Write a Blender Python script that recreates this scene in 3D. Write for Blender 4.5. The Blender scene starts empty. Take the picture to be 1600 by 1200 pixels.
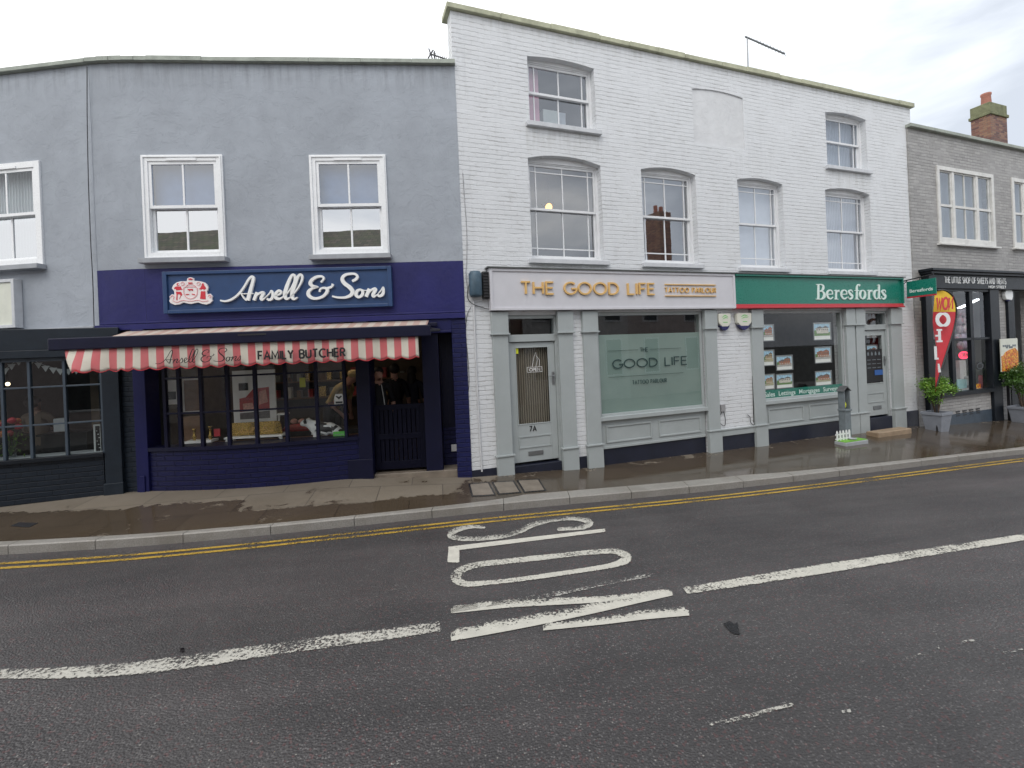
import bpy, bmesh, math, random
from mathutils import Vector, Matrix, noise
random.seed(7)
R = math.radians
S = bpy.context.scene
col = S.collection
# ------------------------------------------------------------------ camera
ROLL = .043; FPX = 740.
cam_d = bpy.data.cameras.new("camera"); cam = bpy.data.objects.new("camera", cam_d); col.objects.link(cam)
cam.location = (0, 0, 0)
cam.matrix_world = Matrix.Rotation(R(90), 4, 'X') @ Matrix.Rotation(-ROLL, 4, 'Z')
cam_d.sensor_width = 36; cam_d.lens = 36*FPX/1600
cam_d.shift_y = -45/1600; cam_d.clip_end = 2000; cam_d.clip_start = .05
S.camera = cam
S.render.resolution_x = 1024; S.render.resolution_y = 768
# ------------------------------------------------------------------ world, sun, exposure
SUN_EL, SUN_AZ = R(50), R(200)      # sun behind the camera, veiled by cloud
w = bpy.data.worlds.new("World"); S.world = w; w.use_nodes = True
nt = w.node_tree; N = nt.nodes; Lk = nt.links; N.clear()
out = N.new('ShaderNodeOutputWorld'); bg = N.new('ShaderNodeBackground'); bg2 = N.new('ShaderNodeBackground')
sky = N.new('ShaderNodeTexSky'); sky.sky_type = 'NISHITA'; sky.sun_disc = False
sky.sun_elevation = SUN_EL; sky.sun_rotation = SUN_AZ; sky.dust_density = 3
Lk.new(sky.outputs[0], bg.inputs[0]); bg.inputs[1].default_value = .12
tc = N.new('ShaderNodeTexCoord'); mp = N.new('ShaderNodeMapping'); mp.inputs['Scale'].default_value = (1.2, 1.2, 3.4)
Lk.new(tc.outputs['Generated'], mp.inputs[0])
nz = N.new('ShaderNodeTexNoise'); nz.inputs['Scale'].default_value = 2.1; nz.inputs['Detail'].default_value = 7; nz.inputs['Roughness'].default_value = .52; nz.inputs['Distortion'].default_value = .35
Lk.new(mp.outputs[0], nz.inputs[0])
sx = N.new('ShaderNodeSeparateXYZ'); Lk.new(tc.outputs['Generated'], sx.inputs[0])
mx = N.new('ShaderNodeMapRange'); mx.inputs[1].default_value = -.15; mx.inputs[2].default_value = .75; mx.inputs[3].default_value = .20; mx.inputs[4].default_value = -.11
Lk.new(sx.outputs[0], mx.inputs[0])
ad = N.new('ShaderNodeMath'); ad.operation = 'ADD'; Lk.new(nz.outputs['Fac'], ad.inputs[0]); Lk.new(mx.outputs[0], ad.inputs[1])
cr = N.new('ShaderNodeValToRGB'); e = cr.color_ramp.elements
e[0].position = .30; e[0].color = (.44, .475, .53, 1); e[1].position = .62; e[1].color = (1.0, 1.0, 1.0, 1)
el = e.new(.47); el.color = (.68, .715, .765, 1)
Lk.new(ad.outputs[0], cr.inputs[0]); Lk.new(cr.outputs[0], bg2.inputs[0]); bg2.inputs[1].default_value = 1.3
mixw = N.new('ShaderNodeMixShader'); mixw.inputs[0].default_value = .93
Lk.new(bg.outputs[0], mixw.inputs[1]); Lk.new(bg2.outputs[0], mixw.inputs[2]); Lk.new(mixw.outputs[0], out.inputs[0])
sd = bpy.data.lights.new("sun", 'SUN'); sd.energy = .7; sd.angle = R(25); sd.color = (1, .96, .9)
sun = bpy.data.objects.new("sun", sd); col.objects.link(sun)
sun.rotation_euler = Vector((-math.sin(SUN_AZ)*math.cos(SUN_EL)*-1, math.cos(SUN_AZ)*math.cos(SUN_EL), math.sin(SUN_EL))).to_track_quat('Z', 'Y').to_euler()
S.view_settings.view_transform = 'Standard'; S.view_settings.look = 'None'; S.view_settings.exposure = 0.40; S.view_settings.gamma = 1

# ------------------------------------------------------------------ helpers: frames
cR, sR = math.cos(ROLL), math.sin(ROLL)
def ray(px, py):
    dx = (px-800)/FPX; dy = (py-555)/FPX
    return dx*cR-dy*sR, -(dx*sR+dy*cR)
class Frame:
    """vertical facade plane: u along the wall, y inward, z up"""
    def __init__(s, ox, oy, deg):
        s.ox, s.oy, s.a = ox, oy, R(deg); s.c, s.s = math.cos(s.a), math.sin(s.a)
    def at(s, px, py, n=0):
        a, b = ray(px, py); ox = s.ox+n*s.s; oy = s.oy-n*s.c
        u = (a*oy-ox)/(s.c-a*s.s)
        return u, b*(oy+u*s.s)
    def world(s, u, y, z): return Vector((s.ox+u*s.c-y*s.s, s.oy+u*s.s+y*s.c, z))
FW = Frame(-.74, 7.5, 20.1); FB = Frame(-.70, 7.5, 4.9); FL = Frame(-6.14, 7.08, -6); FL2 = Frame(-6.06, 6.93, 17); FS = Frame(9.6, 11.25, 21)
FG = Frame(0, 0, 0)
def lerp(tab, x):
    if x <= tab[0][0]: return tab[0][1]
    for (a, b), (c, d) in zip(tab, tab[1:]):
        if x <= c: return b+(d-b)*(x-a)/(c-a)
    return tab[-1][1]
FOOT = [(-40, -1.70), (-12, -1.77), (-6, -1.79), (-2.6, -1.785), (-.7, -1.905), (1.5, -2.02), (5, -2.045), (9.2, -2.07), (10, -2.14), (14, -2.30), (20, -2.5), (40, -2.9), (80, -3.4)]
KZ = [(-40, -1.75), (-8, -1.86), (-3, -1.90), (-.7, -1.96), (2, -2.06), (5, -2.12), (9, -2.21), (14, -2.38), (20, -2.56), (40, -2.96), (80, -3.5)]
def kz(x): return sum(lerp(KZ, x+d) for d in (-.8, -.4, 0, .4, .8))/5
def fz(x): return sum(lerp(FOOT, x+d) for d in (-.2, 0, .2))/3
# kerb line traced on the ground
KP = []
for px, py in [(0, 852), (150, 845), (300, 834), (448, 820), (594, 805), (724, 792), (844, 780), (1100, 757.5), (1200, 747.5), (1349, 730), (1600, 701)]:
    a, b = ray(px, py); Y = 6.
    for _ in range(20): Y = kz(a*Y)/b
    KP.append((a*Y, Y))
KP = [(-60, KP[0][1]-3.2), (-20, KP[0][1]-.9)] + KP + [(KP[-1][0]+8, KP[-1][1]+2.1), (80, KP[-1][1]+20)]
def ky(x): return sum(lerp(KP, x+d) for d in (-1, -.6, -.2, .2, .6, 1))/6
FY = [(-60, 8.2), (-9, 7.3), (-6.13, 7.03), (-.72, 7.5), (9.6, 11.3), (60, 31)]
def wy(x): return lerp(FY, x)
CAMB = [(0, 0), (1.0, .05), (2.7, .105), (4.2, .08), (5.8, 0), (9, 0)]
def zroad(x, y):
    d = ky(x)-y
    return kz(x)-.105+lerp(CAMB, d)
def zpave(x, y):
    k = ky(x)+.05; t = max(0, min(1, (y-k)/(wy(x)-.15-k)))
    return kz(x)*(1-t)+fz(x)*t
def on_road(px, py, h=0.005):
    a, b = ray(px, py); Y = 4.
    for _ in range(40): Y = .5*Y+.5*(zroad(a*Y, Y)+h)/b
    return Vector((a*Y, Y, zroad(a*Y, Y)+h))
def on_pave(px, py, h=0.003):
    a, b = ray(px, py); Y = 7.
    for _ in range(40): Y = .5*Y+.5*(zpave(a*Y, Y)+h)/b
    return Vector((a*Y, Y, zpave(a*Y, Y)+h))

# ------------------------------------------------------------------ materials
M = {}
class NB:
    def __init__(s, name):
        s.m = bpy.data.materials.new(name); s.m.use_nodes = True; s.t = s.m.node_tree; s.n = s.t.nodes; s.l = s.t.links
        s.p = s.n['Principled BSDF']; s.out = s.n['Material Output']; M[name] = s.m; s._c = None
    def node(s, k, **kw):
        n = s.n.new('ShaderNode'+k)
        for a, b in kw.items():
            if a.startswith('_'): setattr(n, a[1:], b)
            else: s.set(n.inputs[a.replace('__', ' ')], b)
        return n
    def set(s, inp, v):
        if isinstance(v, bpy.types.NodeSocket): s.l.new(v, inp)
        else: inp.default_value = v if not (isinstance(v, tuple) and len(v) == 3 and inp.type == 'RGBA') else v+(1,)
    def co(s):
        if not s._c: s._c = s.node('TexCoord').outputs['Object']
        return s._c
    def noise(s, scale, detail=3, rough=.5, vec=None, dist=0, out='Fac'):
        return s.node('TexNoise', Vector=vec or s.co(), Scale=scale, Detail=detail, Roughness=rough, Distortion=dist).outputs[out]
    def ramp(s, f, *st):
        n = s.node('ValToRGB', Fac=f); e = n.color_ramp.elements
        while len(e) < len(st): e.new(.5)
        for q, (p, c) in zip(e, st): q.position = p; q.color = (c if isinstance(c, tuple) else (c, c, c))+(1,)
        return n.outputs[0]
    def math(s, op, a, b=0, c=None):
        n = s.n.new('ShaderNodeMath'); n.operation = op; s.set(n.inputs[0], a); s.set(n.inputs[1], b)
        if c is not None: s.set(n.inputs[2], c)
        return n.outputs[0]
    def vmath(s, op, a, b):
        n = s.n.new('ShaderNodeVectorMath'); n.operation = op; s.set(n.inputs[0], a); s.set(n.inputs[1], b); return n.outputs[0]
    def mix(s, f, a, b, mode='MIX'):
        n = s.n.new('ShaderNodeMix'); n.data_type = 'RGBA'; n.blend_type = mode
        s.set(n.inputs[0], f); s.set(n.inputs[6], a); s.set(n.inputs[7], b); return n.outputs[2]
    def bump(s, h, dist=.01, strength=1, nrm=None):
        n = s.node('Bump', Height=h, Distance=dist, Strength=strength)
        if nrm: s.l.new(nrm, n.inputs['Normal'])
        s.l.new(n.outputs[0], s.p.inputs['Normal']); return n.outputs[0]
    def sep(s, v=None):
        return s.node('SeparateXYZ', Vector=v or s.co()).outputs
    def comb(s, x, y, z): return s.node('CombineXYZ', X=x, Y=y, Z=z).outputs[0]
def drips(b, c, lst, col, amt=.5):   # weather streaks that start under a sill or the coping
    o = b.sep(); st = b.ramp(b.noise(1., 4, .7, vec=b.comb(b.math('MULTIPLY', b.math('ADD', o[0], o[1]), 9.), 0, b.math('MULTIPLY', o[2], .7))), (.42, 0.), (.66, 1.))
    for x0, x1, zt, ln in lst:
        m = b.math('MULTIPLY', b.math('GREATER_THAN', o[0], x0), b.math('LESS_THAN', o[0], x1))
        k = b.math('MULTIPLY', b.math('LESS_THAN', o[2], zt), b.node('MapRange', Value=o[2], From__Min=zt-ln, From__Max=zt).outputs[0])
        c = b.mix(b.math('MULTIPLY', b.math('MULTIPLY', b.math('MULTIPLY', m, k), st), amt), c, col)
    return c
def paint(name, c, rough=.5, var=.10, spec=.5, bump=0., nscale=6, metal=0., dirt=.15):
    b = NB(name); n1 = b.noise(nscale, 5, .6); n2 = b.noise(nscale*7, 3)
    lo = tuple(x*(1-var) for x in c); hi = tuple(min(1, x*(1+var)) for x in c)
    cc = b.ramp(n1, (.3, lo), (.7, hi))
    if dirt: cc = b.mix(b.ramp(b.noise(nscale*.35+1.3, 6, .7), (.52, 0.), (.78, dirt)), cc, tuple(x*.45+.012 for x in c))
    b.set(b.p.inputs['Base Color'], cc)
    b.set(b.p.inputs['Roughness'], b.ramp(n2, (.3, max(0.02, rough-.08)), (.7, min(1, rough+.08))))
    b.p.inputs['Specular IOR Level'].default_value = spec; b.p.inputs['Metallic'].default_value = metal
    if bump: b.bump(n2, bump)
    return b
def flat(name, c, rough=.6, **k):
    k.setdefault('dirt', 0); return paint(name, c, rough, .06, **k)
def brick(name, c_b, c_m, bd=.006, rough=.6, var=.1, mask=True, mortar=.009, mot=None, rw=(.225, .075), joint_shade=None, stain=None, wob=(5.5, .02), vert=.75, spec=.5, drip=None):
    b = NB(name); o = b.sep()
    uv = b.comb(b.math('ADD', o[0], o[1]), o[2], 0)
    dn = b.noise(wob[0], 3, .6, out='Color'); v = b.vmath('ADD', uv, b.vmath('MULTIPLY', b.vmath('SUBTRACT', dn, (.5, .5, .5)), (wob[1]*2, wob[1], 0)))
    n = b.node('TexBrick', Vector=v, Scale=1., Color1=(0, 0, 0), Color2=(1, 1, 1), Mortar=(.5, .5, .5)); n.inputs['Mortar Size'].default_value = mortar; n.inputs['Mortar Smooth'].default_value = .6
    n.inputs['Brick Width'].default_value = rw[0]; n.inputs['Row Height'].default_value = rw[1]
    nh = b.node('TexBrick', Vector=v, Scale=1.); nh.inputs['Mortar Size'].default_value = mortar; nh.inputs['Mortar Smooth'].default_value = .7
    nh.inputs['Brick Width'].default_value = 90.; nh.inputs['Row Height'].default_value = rw[1]
    mort = b.math('ADD', b.math('MULTIPLY', n.outputs['Fac'], vert), b.math('MULTIPLY', nh.outputs['Fac'], 1-vert))
    bc = b.ramp(n.outputs['Color'], *(mot or [(0, tuple(x*(1-var) for x in c_b)), (1, tuple(min(1, x*(1+var)) for x in c_b))]))
    msk = b.ramp(b.noise(1.1, 4, .6), (.36, .12), (.60, 1.)) if mask else 1.
    mm = b.math('MULTIPLY', mort, msk)
    c = b.mix(mm, bc, c_m)
    if joint_shade:   # thin dark lines: the mortar joints' shadow painted in under the bricks
        n2 = b.node('TexBrick', Vector=b.vmath('ADD', v, (0, .004, 0)), Scale=1.); n2.inputs['Mortar Size'].default_value = .0035; rw = (rw[0] if vert > .5 else 40., rw[1]); n2.inputs['Mortar Smooth'].default_value = .2
        n2.inputs['Brick Width'].default_value = rw[0]; n2.inputs['Row Height'].default_value = rw[1]
        cm = b.math('MULTIPLY', n2.outputs['Fac'], b.ramp(b.noise(4.2, 5, .7), (.50, 0.), (.60, .85)))
        c = b.mix(cm, c, joint_shade)
    c = b.mix(b.ramp(b.noise(2.2, 6, .65), (.5, 0.), (.8, .25)), c, stain or tuple(x*.72 for x in c_b))
    stk = b.noise(1., 5, .65, vec=b.comb(b.math('MULTIPLY', b.math('ADD', o[0], o[1]), 4.5), 0, b.math('MULTIPLY', o[2], .45)))
    c = b.mix(b.ramp(stk, (.56, 0.), (.74, .30)), c, tuple(x*.70 for x in c_b))
    if drip: c = drips(b, c, drip, (.33, .33, .29), .40)
    b.set(b.p.inputs['Base Color'], c); b.p.inputs['Roughness'].default_value = rough; b.p.inputs['Specular IOR Level'].default_value = spec
    h = b.math('SUBTRACT', b.math('MULTIPLY', b.noise(30, 4, .6), .30), mm)
    h = b.math('ADD', h, b.math('MULTIPLY', b.noise(6, 4, .6), 1.1))
    h = b.math('ADD', h, b.math('MULTIPLY', n.outputs['Color'], .12))
    b.bump(h, bd); return b
def glass(name, ior=1.5, tint=(.86, .9, .9), rough=0., wob=.0):
    b = NB(name); b.n.remove(b.p)
    tr = b.node('BsdfTransparent', Color=tint); gl = b.node('BsdfGlossy', Roughness=rough, Color=(.95, .97, 1.)); bf = b.node('NewGeometry').outputs['Backfacing']; fr = b.node('Fresnel', IOR=b.math('ADD', ior, b.math('MULTIPLY', bf, 1/ior-ior)))
    if wob:
        bp = b.node('Bump', Height=b.noise(2.2, 2), Distance=wob); b.l.new(bp.outputs[0], gl.inputs['Normal'])
    mx = b.node('MixShader', Fac=fr.outputs[0]); b.l.new(tr.outputs[0], mx.inputs[1]); b.l.new(gl.outputs[0], mx.inputs[2]); b.l.new(mx.outputs[0], b.out.inputs[0])
    return b
def emit(name, c, s):
    b = NB(name); b.set(b.p.inputs['Emission Color'], c); b.p.inputs['Emission Strength'].default_value = s; b.set(b.p.inputs['Base Color'], c); return b

# rendered walls
def render_mat(name, c):
    b = NB(name); n1 = b.noise(.9, 6, .62, dist=.4); n2 = b.noise(4.5, 6, .6); o = b.sep()
    cc = b.ramp(n1, (.3, tuple(x*.87 for x in c)), (.7, tuple(x*1.09 for x in c)))
    cc = b.mix(b.ramp(n2, (.45, 0.), (.75, .35)), cc, tuple(x*.83 for x in c))
    st = b.noise(1.6, 5, .7, vec=b.comb(b.math('MULTIPLY', o[0], 1.), 0, b.math('MULTIPLY', o[2], .35)))
    cc = b.mix(b.ramp(st, (.55, 0.), (.72, .28)), cc, (c[0]*1.2, c[1]*1.22, c[2]*1.18))
    if name == 'render_grey': cc = drips(b, cc, [(-20, 20, 6.42, .5)], (.15, .16, .17), .6)
    b.set(b.p.inputs['Base Color'], cc); b.p.inputs['Roughness'].default_value = .75
    h = b.math('ADD', b.math('MULTIPLY', b.noise(1.7, 4, .6), 2.2), b.math('MULTIPLY', b.noise(60, 3), .07))
    h = b.math('ADD', h, b.math('MULTIPLY', b.ramp(b.noise(3.1, 7, .7, dist=1.2), (.49, 0.), (.51, 1.)), .12))
    b.bump(h, .010); return b
render_mat('render_grey', (.335, .367, .415)); render_mat('render_grey_pale', (.33, .36, .40))
render_mat('panel_plaster', (.665, .68, .70))
brick('white_brick', (.685, .705, .73), (.63, .65, .67), bd=.0085, var=.02, joint_shade=(.26, .25, .24), stain=(.60, .61, .60), wob=(7., .034), mortar=.008, vert=.45, drip=[(1.2-5.6, 2.66-5.6, 3.82+2.05, .5), (8.24-5.6, 9.7-5.6, 3.77+2.05, .5), (-6, 6, 5.5+2.05, .22), (1.13-5.6, 2.7-5.6, 1.52+2.05, .12)])
brick('grey_brick', (.34, .335, .33), (.26, .255, .25), bd=.012, var=.14, joint_shade=(.1, .1, .1), stain=(.47, .46, .44), drip=[(-9, 9, 5.0+2.3, .5)])
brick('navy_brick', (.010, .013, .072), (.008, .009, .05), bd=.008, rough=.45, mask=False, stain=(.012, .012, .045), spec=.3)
brick('navy_brick_shaded', (.006, .0075, .048), (.004, .005, .03), bd=.008, rough=.42, mask=False, stain=(.01, .01, .03), spec=.3)  # darker copy of the navy brick, the awning's shade put into its colour
brick('slate_brick', (.012, .018, .028), (.007, .011, .018), bd=.007, rough=.42, mask=False, stain=(.022, .026, .03), spec=.3)
brick('red_brick', (.20, .085, .06), (.15, .13, .11), bd=.006, mask=False, mot=[(0, (.10, .042, .04)), (.5, (.20, .085, .06)), (1, (.27, .15, .09))], stain=(.09, .10, .05))
paint('navy', (.009, .011, .07), .45, .12, bump=.001, nscale=3, spec=.3); paint('navy_purple', (.015, .016, .110), .45, .2, bump=.003, nscale=2, spec=.35)
paint('navy_dark', (.004, .005, .024), .45, spec=.28); paint('sign_blue', (.02, .055, .15), .38, .1)
paint('slate', (.013, .020, .030), .45, .14, bump=.001, spec=.35); paint('slate_light', (.05, .07, .095), .45, .14)
paint('sage', (.375, .41, .415), .42, .05, bump=.0006, nscale=3, dirt=.10); paint('sage_dark', (.31, .345, .35), .45, .05)
paint('upvc', (.80, .82, .84), .3, .03, dirt=.06); paint('white_wood', (.74, .755, .775), .4, .05, bump=.0006, dirt=.12); paint('white_wood_old', (.66, .66, .64), .5, .08, bump=.001, dirt=.5)
paint('sill_white', (.58, .60, .63), .55, .08, bump=.001, dirt=.3); paint('sill_grey', (.32, .34, .37), .6, .1, bump=.001, dirt=.4)
paint('fascia_white', (.61, .61, .65), .4, .03, dirt=.06); paint('gold', (.72, .46, .17), .4, .08); paint('gold_side', (.45, .25, .05), .4)
paint('green_sign', (.012, .185, .135), .3, .04, dirt=.05); paint('red_sign', (.52, .035, .05), .35, .05); flat('mint_white', (.72, .84, .80), .4)
flat('letter_white', (.80, .82, .82), .4); flat('black', (.012, .012, .014), .45); paint('black_gloss', (.012, .014, .022), .25); paint('plinth_black', (.014, .017, .032), .4, .2, bump=.002)
paint('shop_black', (.008, .011, .016), .4, .2, spec=.3); paint('lead', (.12, .13, .13), .5, .2, bump=.002)
flat('red', (.58, .03, .05), .5); flat('pinkline', (.72, .34, .36), .5); flat('emblem_white', (.80, .76, .76), .5)
paint('coping_green', (.32, .35, .31), .7, .2, bump=.004, dirt=.4); paint('coping_moss', (.43, .44, .32), .75, .2, bump=.004, dirt=.35)
paint('steel', (.30, .31, .32), .35, .1, metal=.8); paint('dark_steel', (.04, .04, .045), .4, metal=.4); flat('brass', (.55, .38, .12), .25, metal=.9)
paint('plastic_cream', (.68, .68, .60), .4, .03, dirt=.1); flat('plastic_navy', (.02, .02, .11), .3); paint('alarm_teal', (.055, .10, .14), .5, .2, bump=.002, nscale=12)
paint('conduit', (.62, .63, .65), .4, .04); flat('cable_black', (.015, .015, .015), .5); flat('cable_grey', (.30, .30, .31), .5)
flat('paper', (.82, .82, .80), .6); flat('paper_yellow', (.62, .66, .03), .6); paint('navy_black', (.0025, .003, .012), .5, spec=.15); flat('card_green', (.12, .55, .09), .6)
for nm, c in dict(sky_blue=(.40, .62, .88), lawn=(.13, .24, .07), lawn_pale=(.42, .40, .27), house_brick=(.36, .14, .08), house_tan=(.45, .33, .19), house_white=(.62, .58, .52), roof_red=(.30, .12, .08), roof_dark=(.12, .11, .11), drive=(.42, .40, .38)).items():
    paint('pic_'+nm, c, .3, .35, nscale=22)
flat('skin', (.50, .28, .21), .55); flat('hair_dark', (.018, .014, .012), .6); flat('cloth_black', (.012, .012, .015), .8); flat('cloth_navy', (.02, .022, .035), .8)
paint('cloth_cream', (.62, .48, .22), .8, .15); paint('cloth_beige', (.20, .15, .11), .85, .2); flat('trouser', (.05, .05, .06), .8); paint('hat_cream', (.62, .48, .24), .8, .1)
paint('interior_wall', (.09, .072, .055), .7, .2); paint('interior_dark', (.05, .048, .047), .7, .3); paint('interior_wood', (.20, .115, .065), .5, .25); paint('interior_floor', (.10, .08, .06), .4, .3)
paint('room_blue', (.20, .26, .34), .8, .1); paint('blind_white', (.72, .74, .76), .8, .04, dirt=0); paint('meat', (.42, .05, .05), .35, .3, nscale=30); paint('meat_pale', (.62, .32, .26), .4, .3, nscale=30)
paint('pot_grey', (.24, .26, .30), .35, .12, bump=.001, dirt=.3); paint('soil', (.03, .022, .016), .9); paint('bark', (.10, .07, .05), .8, .3, bump=.004)
paint('stone_step', (.30, .22, .145), .55, .25, bump=.003, nscale=4, dirt=.5); paint('grit_base', (.36, .38, .40), .5); paint('turf_green', (.15, .38, .04), .7, .25, nscale=25)
paint('post_grey', (.17, .20, .22), .6, .2, bump=.002, dirt=.4); paint('slate_tile', (.09, .095, .10), .6, .3, bump=.005, dirt=.5); paint('pot_clay', (.36, .15, .11), .7, .2, bump=.003, dirt=.4)
paint('mortar_moss', (.17, .18, .10), .8, .3, bump=.005, dirt=.4); flat('flag_red', (.62, .035, .05), .6); flat('flag_yellow', (.85, .58, .04), .6)
flat('pink', (.72, .30, .38), .5); flat('sweet_teal', (.35, .60, .62), .4); flat('sweet_lilac', (.45, .36, .50), .5); flat('poster_cream', (.66, .68, .60), .5)
flat('navy_blue_label', (.03, .12, .38), .4); flat('frost_text', (.02, .05, .05), .5); flat('window_white_line', (.75, .75, .75), .5)
emit('lamp_warm', (1., .50, .12), 3.); emit('tube', (.92, .96, 1.), 9.); emit('neon_red', (1., .05, .12), 1.6); emit('bulb', (1., .8, .5), 5.); emit('tube_shop', (1., .80, .58), 8.)
glass('glass', 1.55); glass('glass_upper', 2.7, (.80, .85, .9), wob=.0004); glass('glass_bright', 3.6, (.85, .88, .92), wob=.0004); glass('glass_coated', 5.6, (.4, .45, .46), wob=.0006); glass('glass_old', 3.2, (.75, .8, .82), wob=.002); glass('glass_clear', 1.45, (.95, .97, .96))
glass('glass_sky', 2.5, (.6, .7, .85)); glass('glass_shop', 1.75, (.80, .84, .82)); glass('glass_dim', 1.6, (.62, .66, .66))
b = NB('curtain'); o = b.sep(); wv = b.node('TexWave', Vector=b.comb(o[0], 0, 0), Scale=6., Distortion=1.2).outputs['Fac']
b.set(b.p.inputs['Base Color'], b.ramp(wv, (0, (.42, .44, .48)), (1, (.60, .62, .66)))); b.p.inputs['Roughness'].default_value = .9; b.bump(wv, .02)
b = NB('slat_blind'); o = b.sep(); wv = b.node('TexWave', Vector=b.comb(o[0], 0, 0), Scale=7.5).outputs['Fac']
b.set(b.p.inputs['Base Color'], b.ramp(wv, (0.2, (.10, .085, .065)), (.6, (.20, .17, .13)), (1, (.26, .225, .18)))); b.p.inputs['Roughness'].default_value = .7; b.bump(wv, .02)
# frosted film: pale, scattering, keeps a soft gloss of the pane it is stuck to
b = NB('frosted_film'); b.set(b.p.inputs['Base Color'], b.ramp(b.noise(1.3, 4), (.3, (.27, .36, .34)), (.7, (.33, .42, .395)))); b.p.inputs['Roughness'].default_value = .12; b.p.inputs['Specular IOR Level'].default_value = .9
# striped awning cloth, stripe width follows the length of the awning
def stripes(name, red, cream, wd, fade=0):
    b = NB(name); o = b.sep(); u = b.math('ADD', o[0], 20.)
    f = b.math('FRACT', b.math('DIVIDE', u, wd*2)); st = b.math('GREATER_THAN', f, .5)
    dirt = b.ramp(b.noise(3.2, 6, .7), (.4, 0.), (.75, .45))
    rc = b.mix(dirt, red, tuple(x*.8+.12*(1-x) for x in red)); cc = b.mix(dirt, cream, tuple(x*.72 for x in cream))
    c = b.mix(st, cc, rc)
    if not fade:   # hem binding in red
        pass
    b.set(b.p.inputs['Base Color'], c); b.p.inputs['Roughness'].default_value = .8; b.bump(b.noise(8, 3), .006); return b
stripes('stripe', (.55, .13, .14), (.62, .58, .50), .0965); stripes('stripe_faded', (.44, .30, .25), (.52, .45, .39), .0965, 1)
# asphalt
b = NB('asphalt'); o = b.sep()
v = b.node('TexVoronoi', Vector=b.co(), Scale=75.).outputs; v2 = b.noise(120, 2); big = b.noise(.7, 5, .6, dist=.5)
c = b.ramp(big, (.3, (.033, .0315, .033)), (.7, (.052, .050, .051)))
agg = b.node('TexVoronoi', Vector=b.co(), Scale=72.)
ac = b.sep(agg.outputs['Color'])
c = b.mix(b.math('MULTIPLY', b.math('GREATER_THAN', ac[0], .70), b.ramp(agg.outputs['Distance'], (.25, .55), (.5, 0.))), c, (.155, .15, .15))
c = b.mix(b.math('MULTIPLY', b.math('GREATER_THAN', ac[1], .982), b.ramp(agg.outputs['Distance'], (.2, .7), (.45, 0.))), c, (.27, .26, .24))
c = b.mix(b.math('MULTIPLY', b.math('GREATER_THAN', ac[2], .93), .5), c, (.10, .045, .045))
c = b.mix(b.ramp(b.noise(.9, 6, .7), (.5, 0.), (.75, .25)), c, (.075, .068, .066))
trk = b.noise(1., 5, .6, vec=b.comb(b.math('MULTIPLY', b.math('ADD', o[0], b.math('MULTIPLY', o[1], .18)), .22), b.math('MULTIPLY', b.math('SUBTRACT', o[1], b.math('MULTIPLY', o[0], .18)), 1.5), 0))
c = b.mix(b.ramp(trk, (.35, .0), (.68, .75)), c, b.mix(1., c, (1.75, 1.68, 1.66), 'MULTIPLY'))
c = b.mix(b.ramp(b.noise(.55, 5, .65, dist=1.), (.52, 0.), (.72, .45)), c, b.mix(1., c, (.55, .48, .50), 'MULTIPLY'))
b.set(b.p.inputs['Base Color'], c); b.set(b.p.inputs['Roughness'], b.ramp(trk, (.3, .58), (.7, .40)))
b.bump(b.math('ADD', b.math('MULTIPLY', v['Distance'], -.9), b.math('MULTIPLY', v2, .5)), .008)
paint('tar', (.006, .006, .008), .25, bump=.003)
def roadpaint(name, c, lo, hi, sc=44, yel=False):
    b = NB(name); n = b.noise(sc, 6, .75); n2 = b.noise(2.6, 3)
    k = b.math('ADD', b.math('ADD', b.math('MULTIPLY', n, .7), b.math('MULTIPLY', n2, .3)), b.node('Attribute', _attribute_name='keep').outputs['Fac'])
    fac = b.ramp(k, (lo, 0.), (hi, 1.))
    b.set(b.p.inputs['Base Color'], b.ramp(b.noise(9, 5, .7), (.3, tuple(x*.80 for x in c)), (.7, c))); b.p.inputs['Roughness'].default_value = .6
    b.bump(n, .004); tr = b.node('BsdfTransparent'); mx = b.node('MixShader', Fac=fac)
    b.l.new(tr.outputs[0], mx.inputs[1]); b.l.new(b.p.outputs[0], mx.inputs[2]); b.l.new(mx.outputs[0], b.out.inputs[0]); return b
roadpaint('mark_white', (.58, .565, .50), .425, .47); roadpaint('mark_worn', (.54, .525, .47), .46, .52); roadpaint('mark_very_worn', (.50, .49, .45), .525, .57)
roadpaint('mark_yellow', (.50, .32, .045), .43, .50); roadpaint('mark_solid', (.62, .60, .53), .33, .39)
# pavement: slabs, damp; drier near the shops on the left
b = NB('pavement'); o = b.sep()
rot = b.node('Mapping', Vector=b.co()); rot.inputs['Rotation'].default_value = (0, 0, R(-9))
n = b.node('TexBrick', Vector=rot.outputs[0], Scale=1., Color1=(0, 0, 0), Color2=(1, 1, 1), Mortar=(.5, .5, .5)); n.inputs['Brick Width'].default_value = .9; n.inputs['Row Height'].default_value = .6; n.inputs['Mortar Size'].default_value = .006; n.offset = .5
cc = b.ramp(n.outputs['Color'], (0, (.15, .126, .097)), (1, (.20, .17, .132)))
cc = b.mix(b.ramp(b.noise(1.5, 6, .65), (.4, 0.), (.7, .6)), cc, (.23, .20, .162))
cc = b.mix(b.math('MULTIPLY', n.outputs['Fac'], .75), cc, (.07, .06, .05))
att = b.node('Attribute', _attribute_name='wet').outputs['Fac']
wetn = b.math('ADD', att, b.math('MULTIPLY', b.math('SUBTRACT', b.noise(2.0, 7, .72, dist=.9), .5), 2.1))
wet = b.ramp(wetn, (.38, 0.), (.56, 1.))
cc = b.mix(b.math('MULTIPLY', wet, 1.), cc, b.mix(1., cc, (.40, .355, .31), 'MULTIPLY'))
b.set(b.p.inputs['Base Color'], cc)
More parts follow.
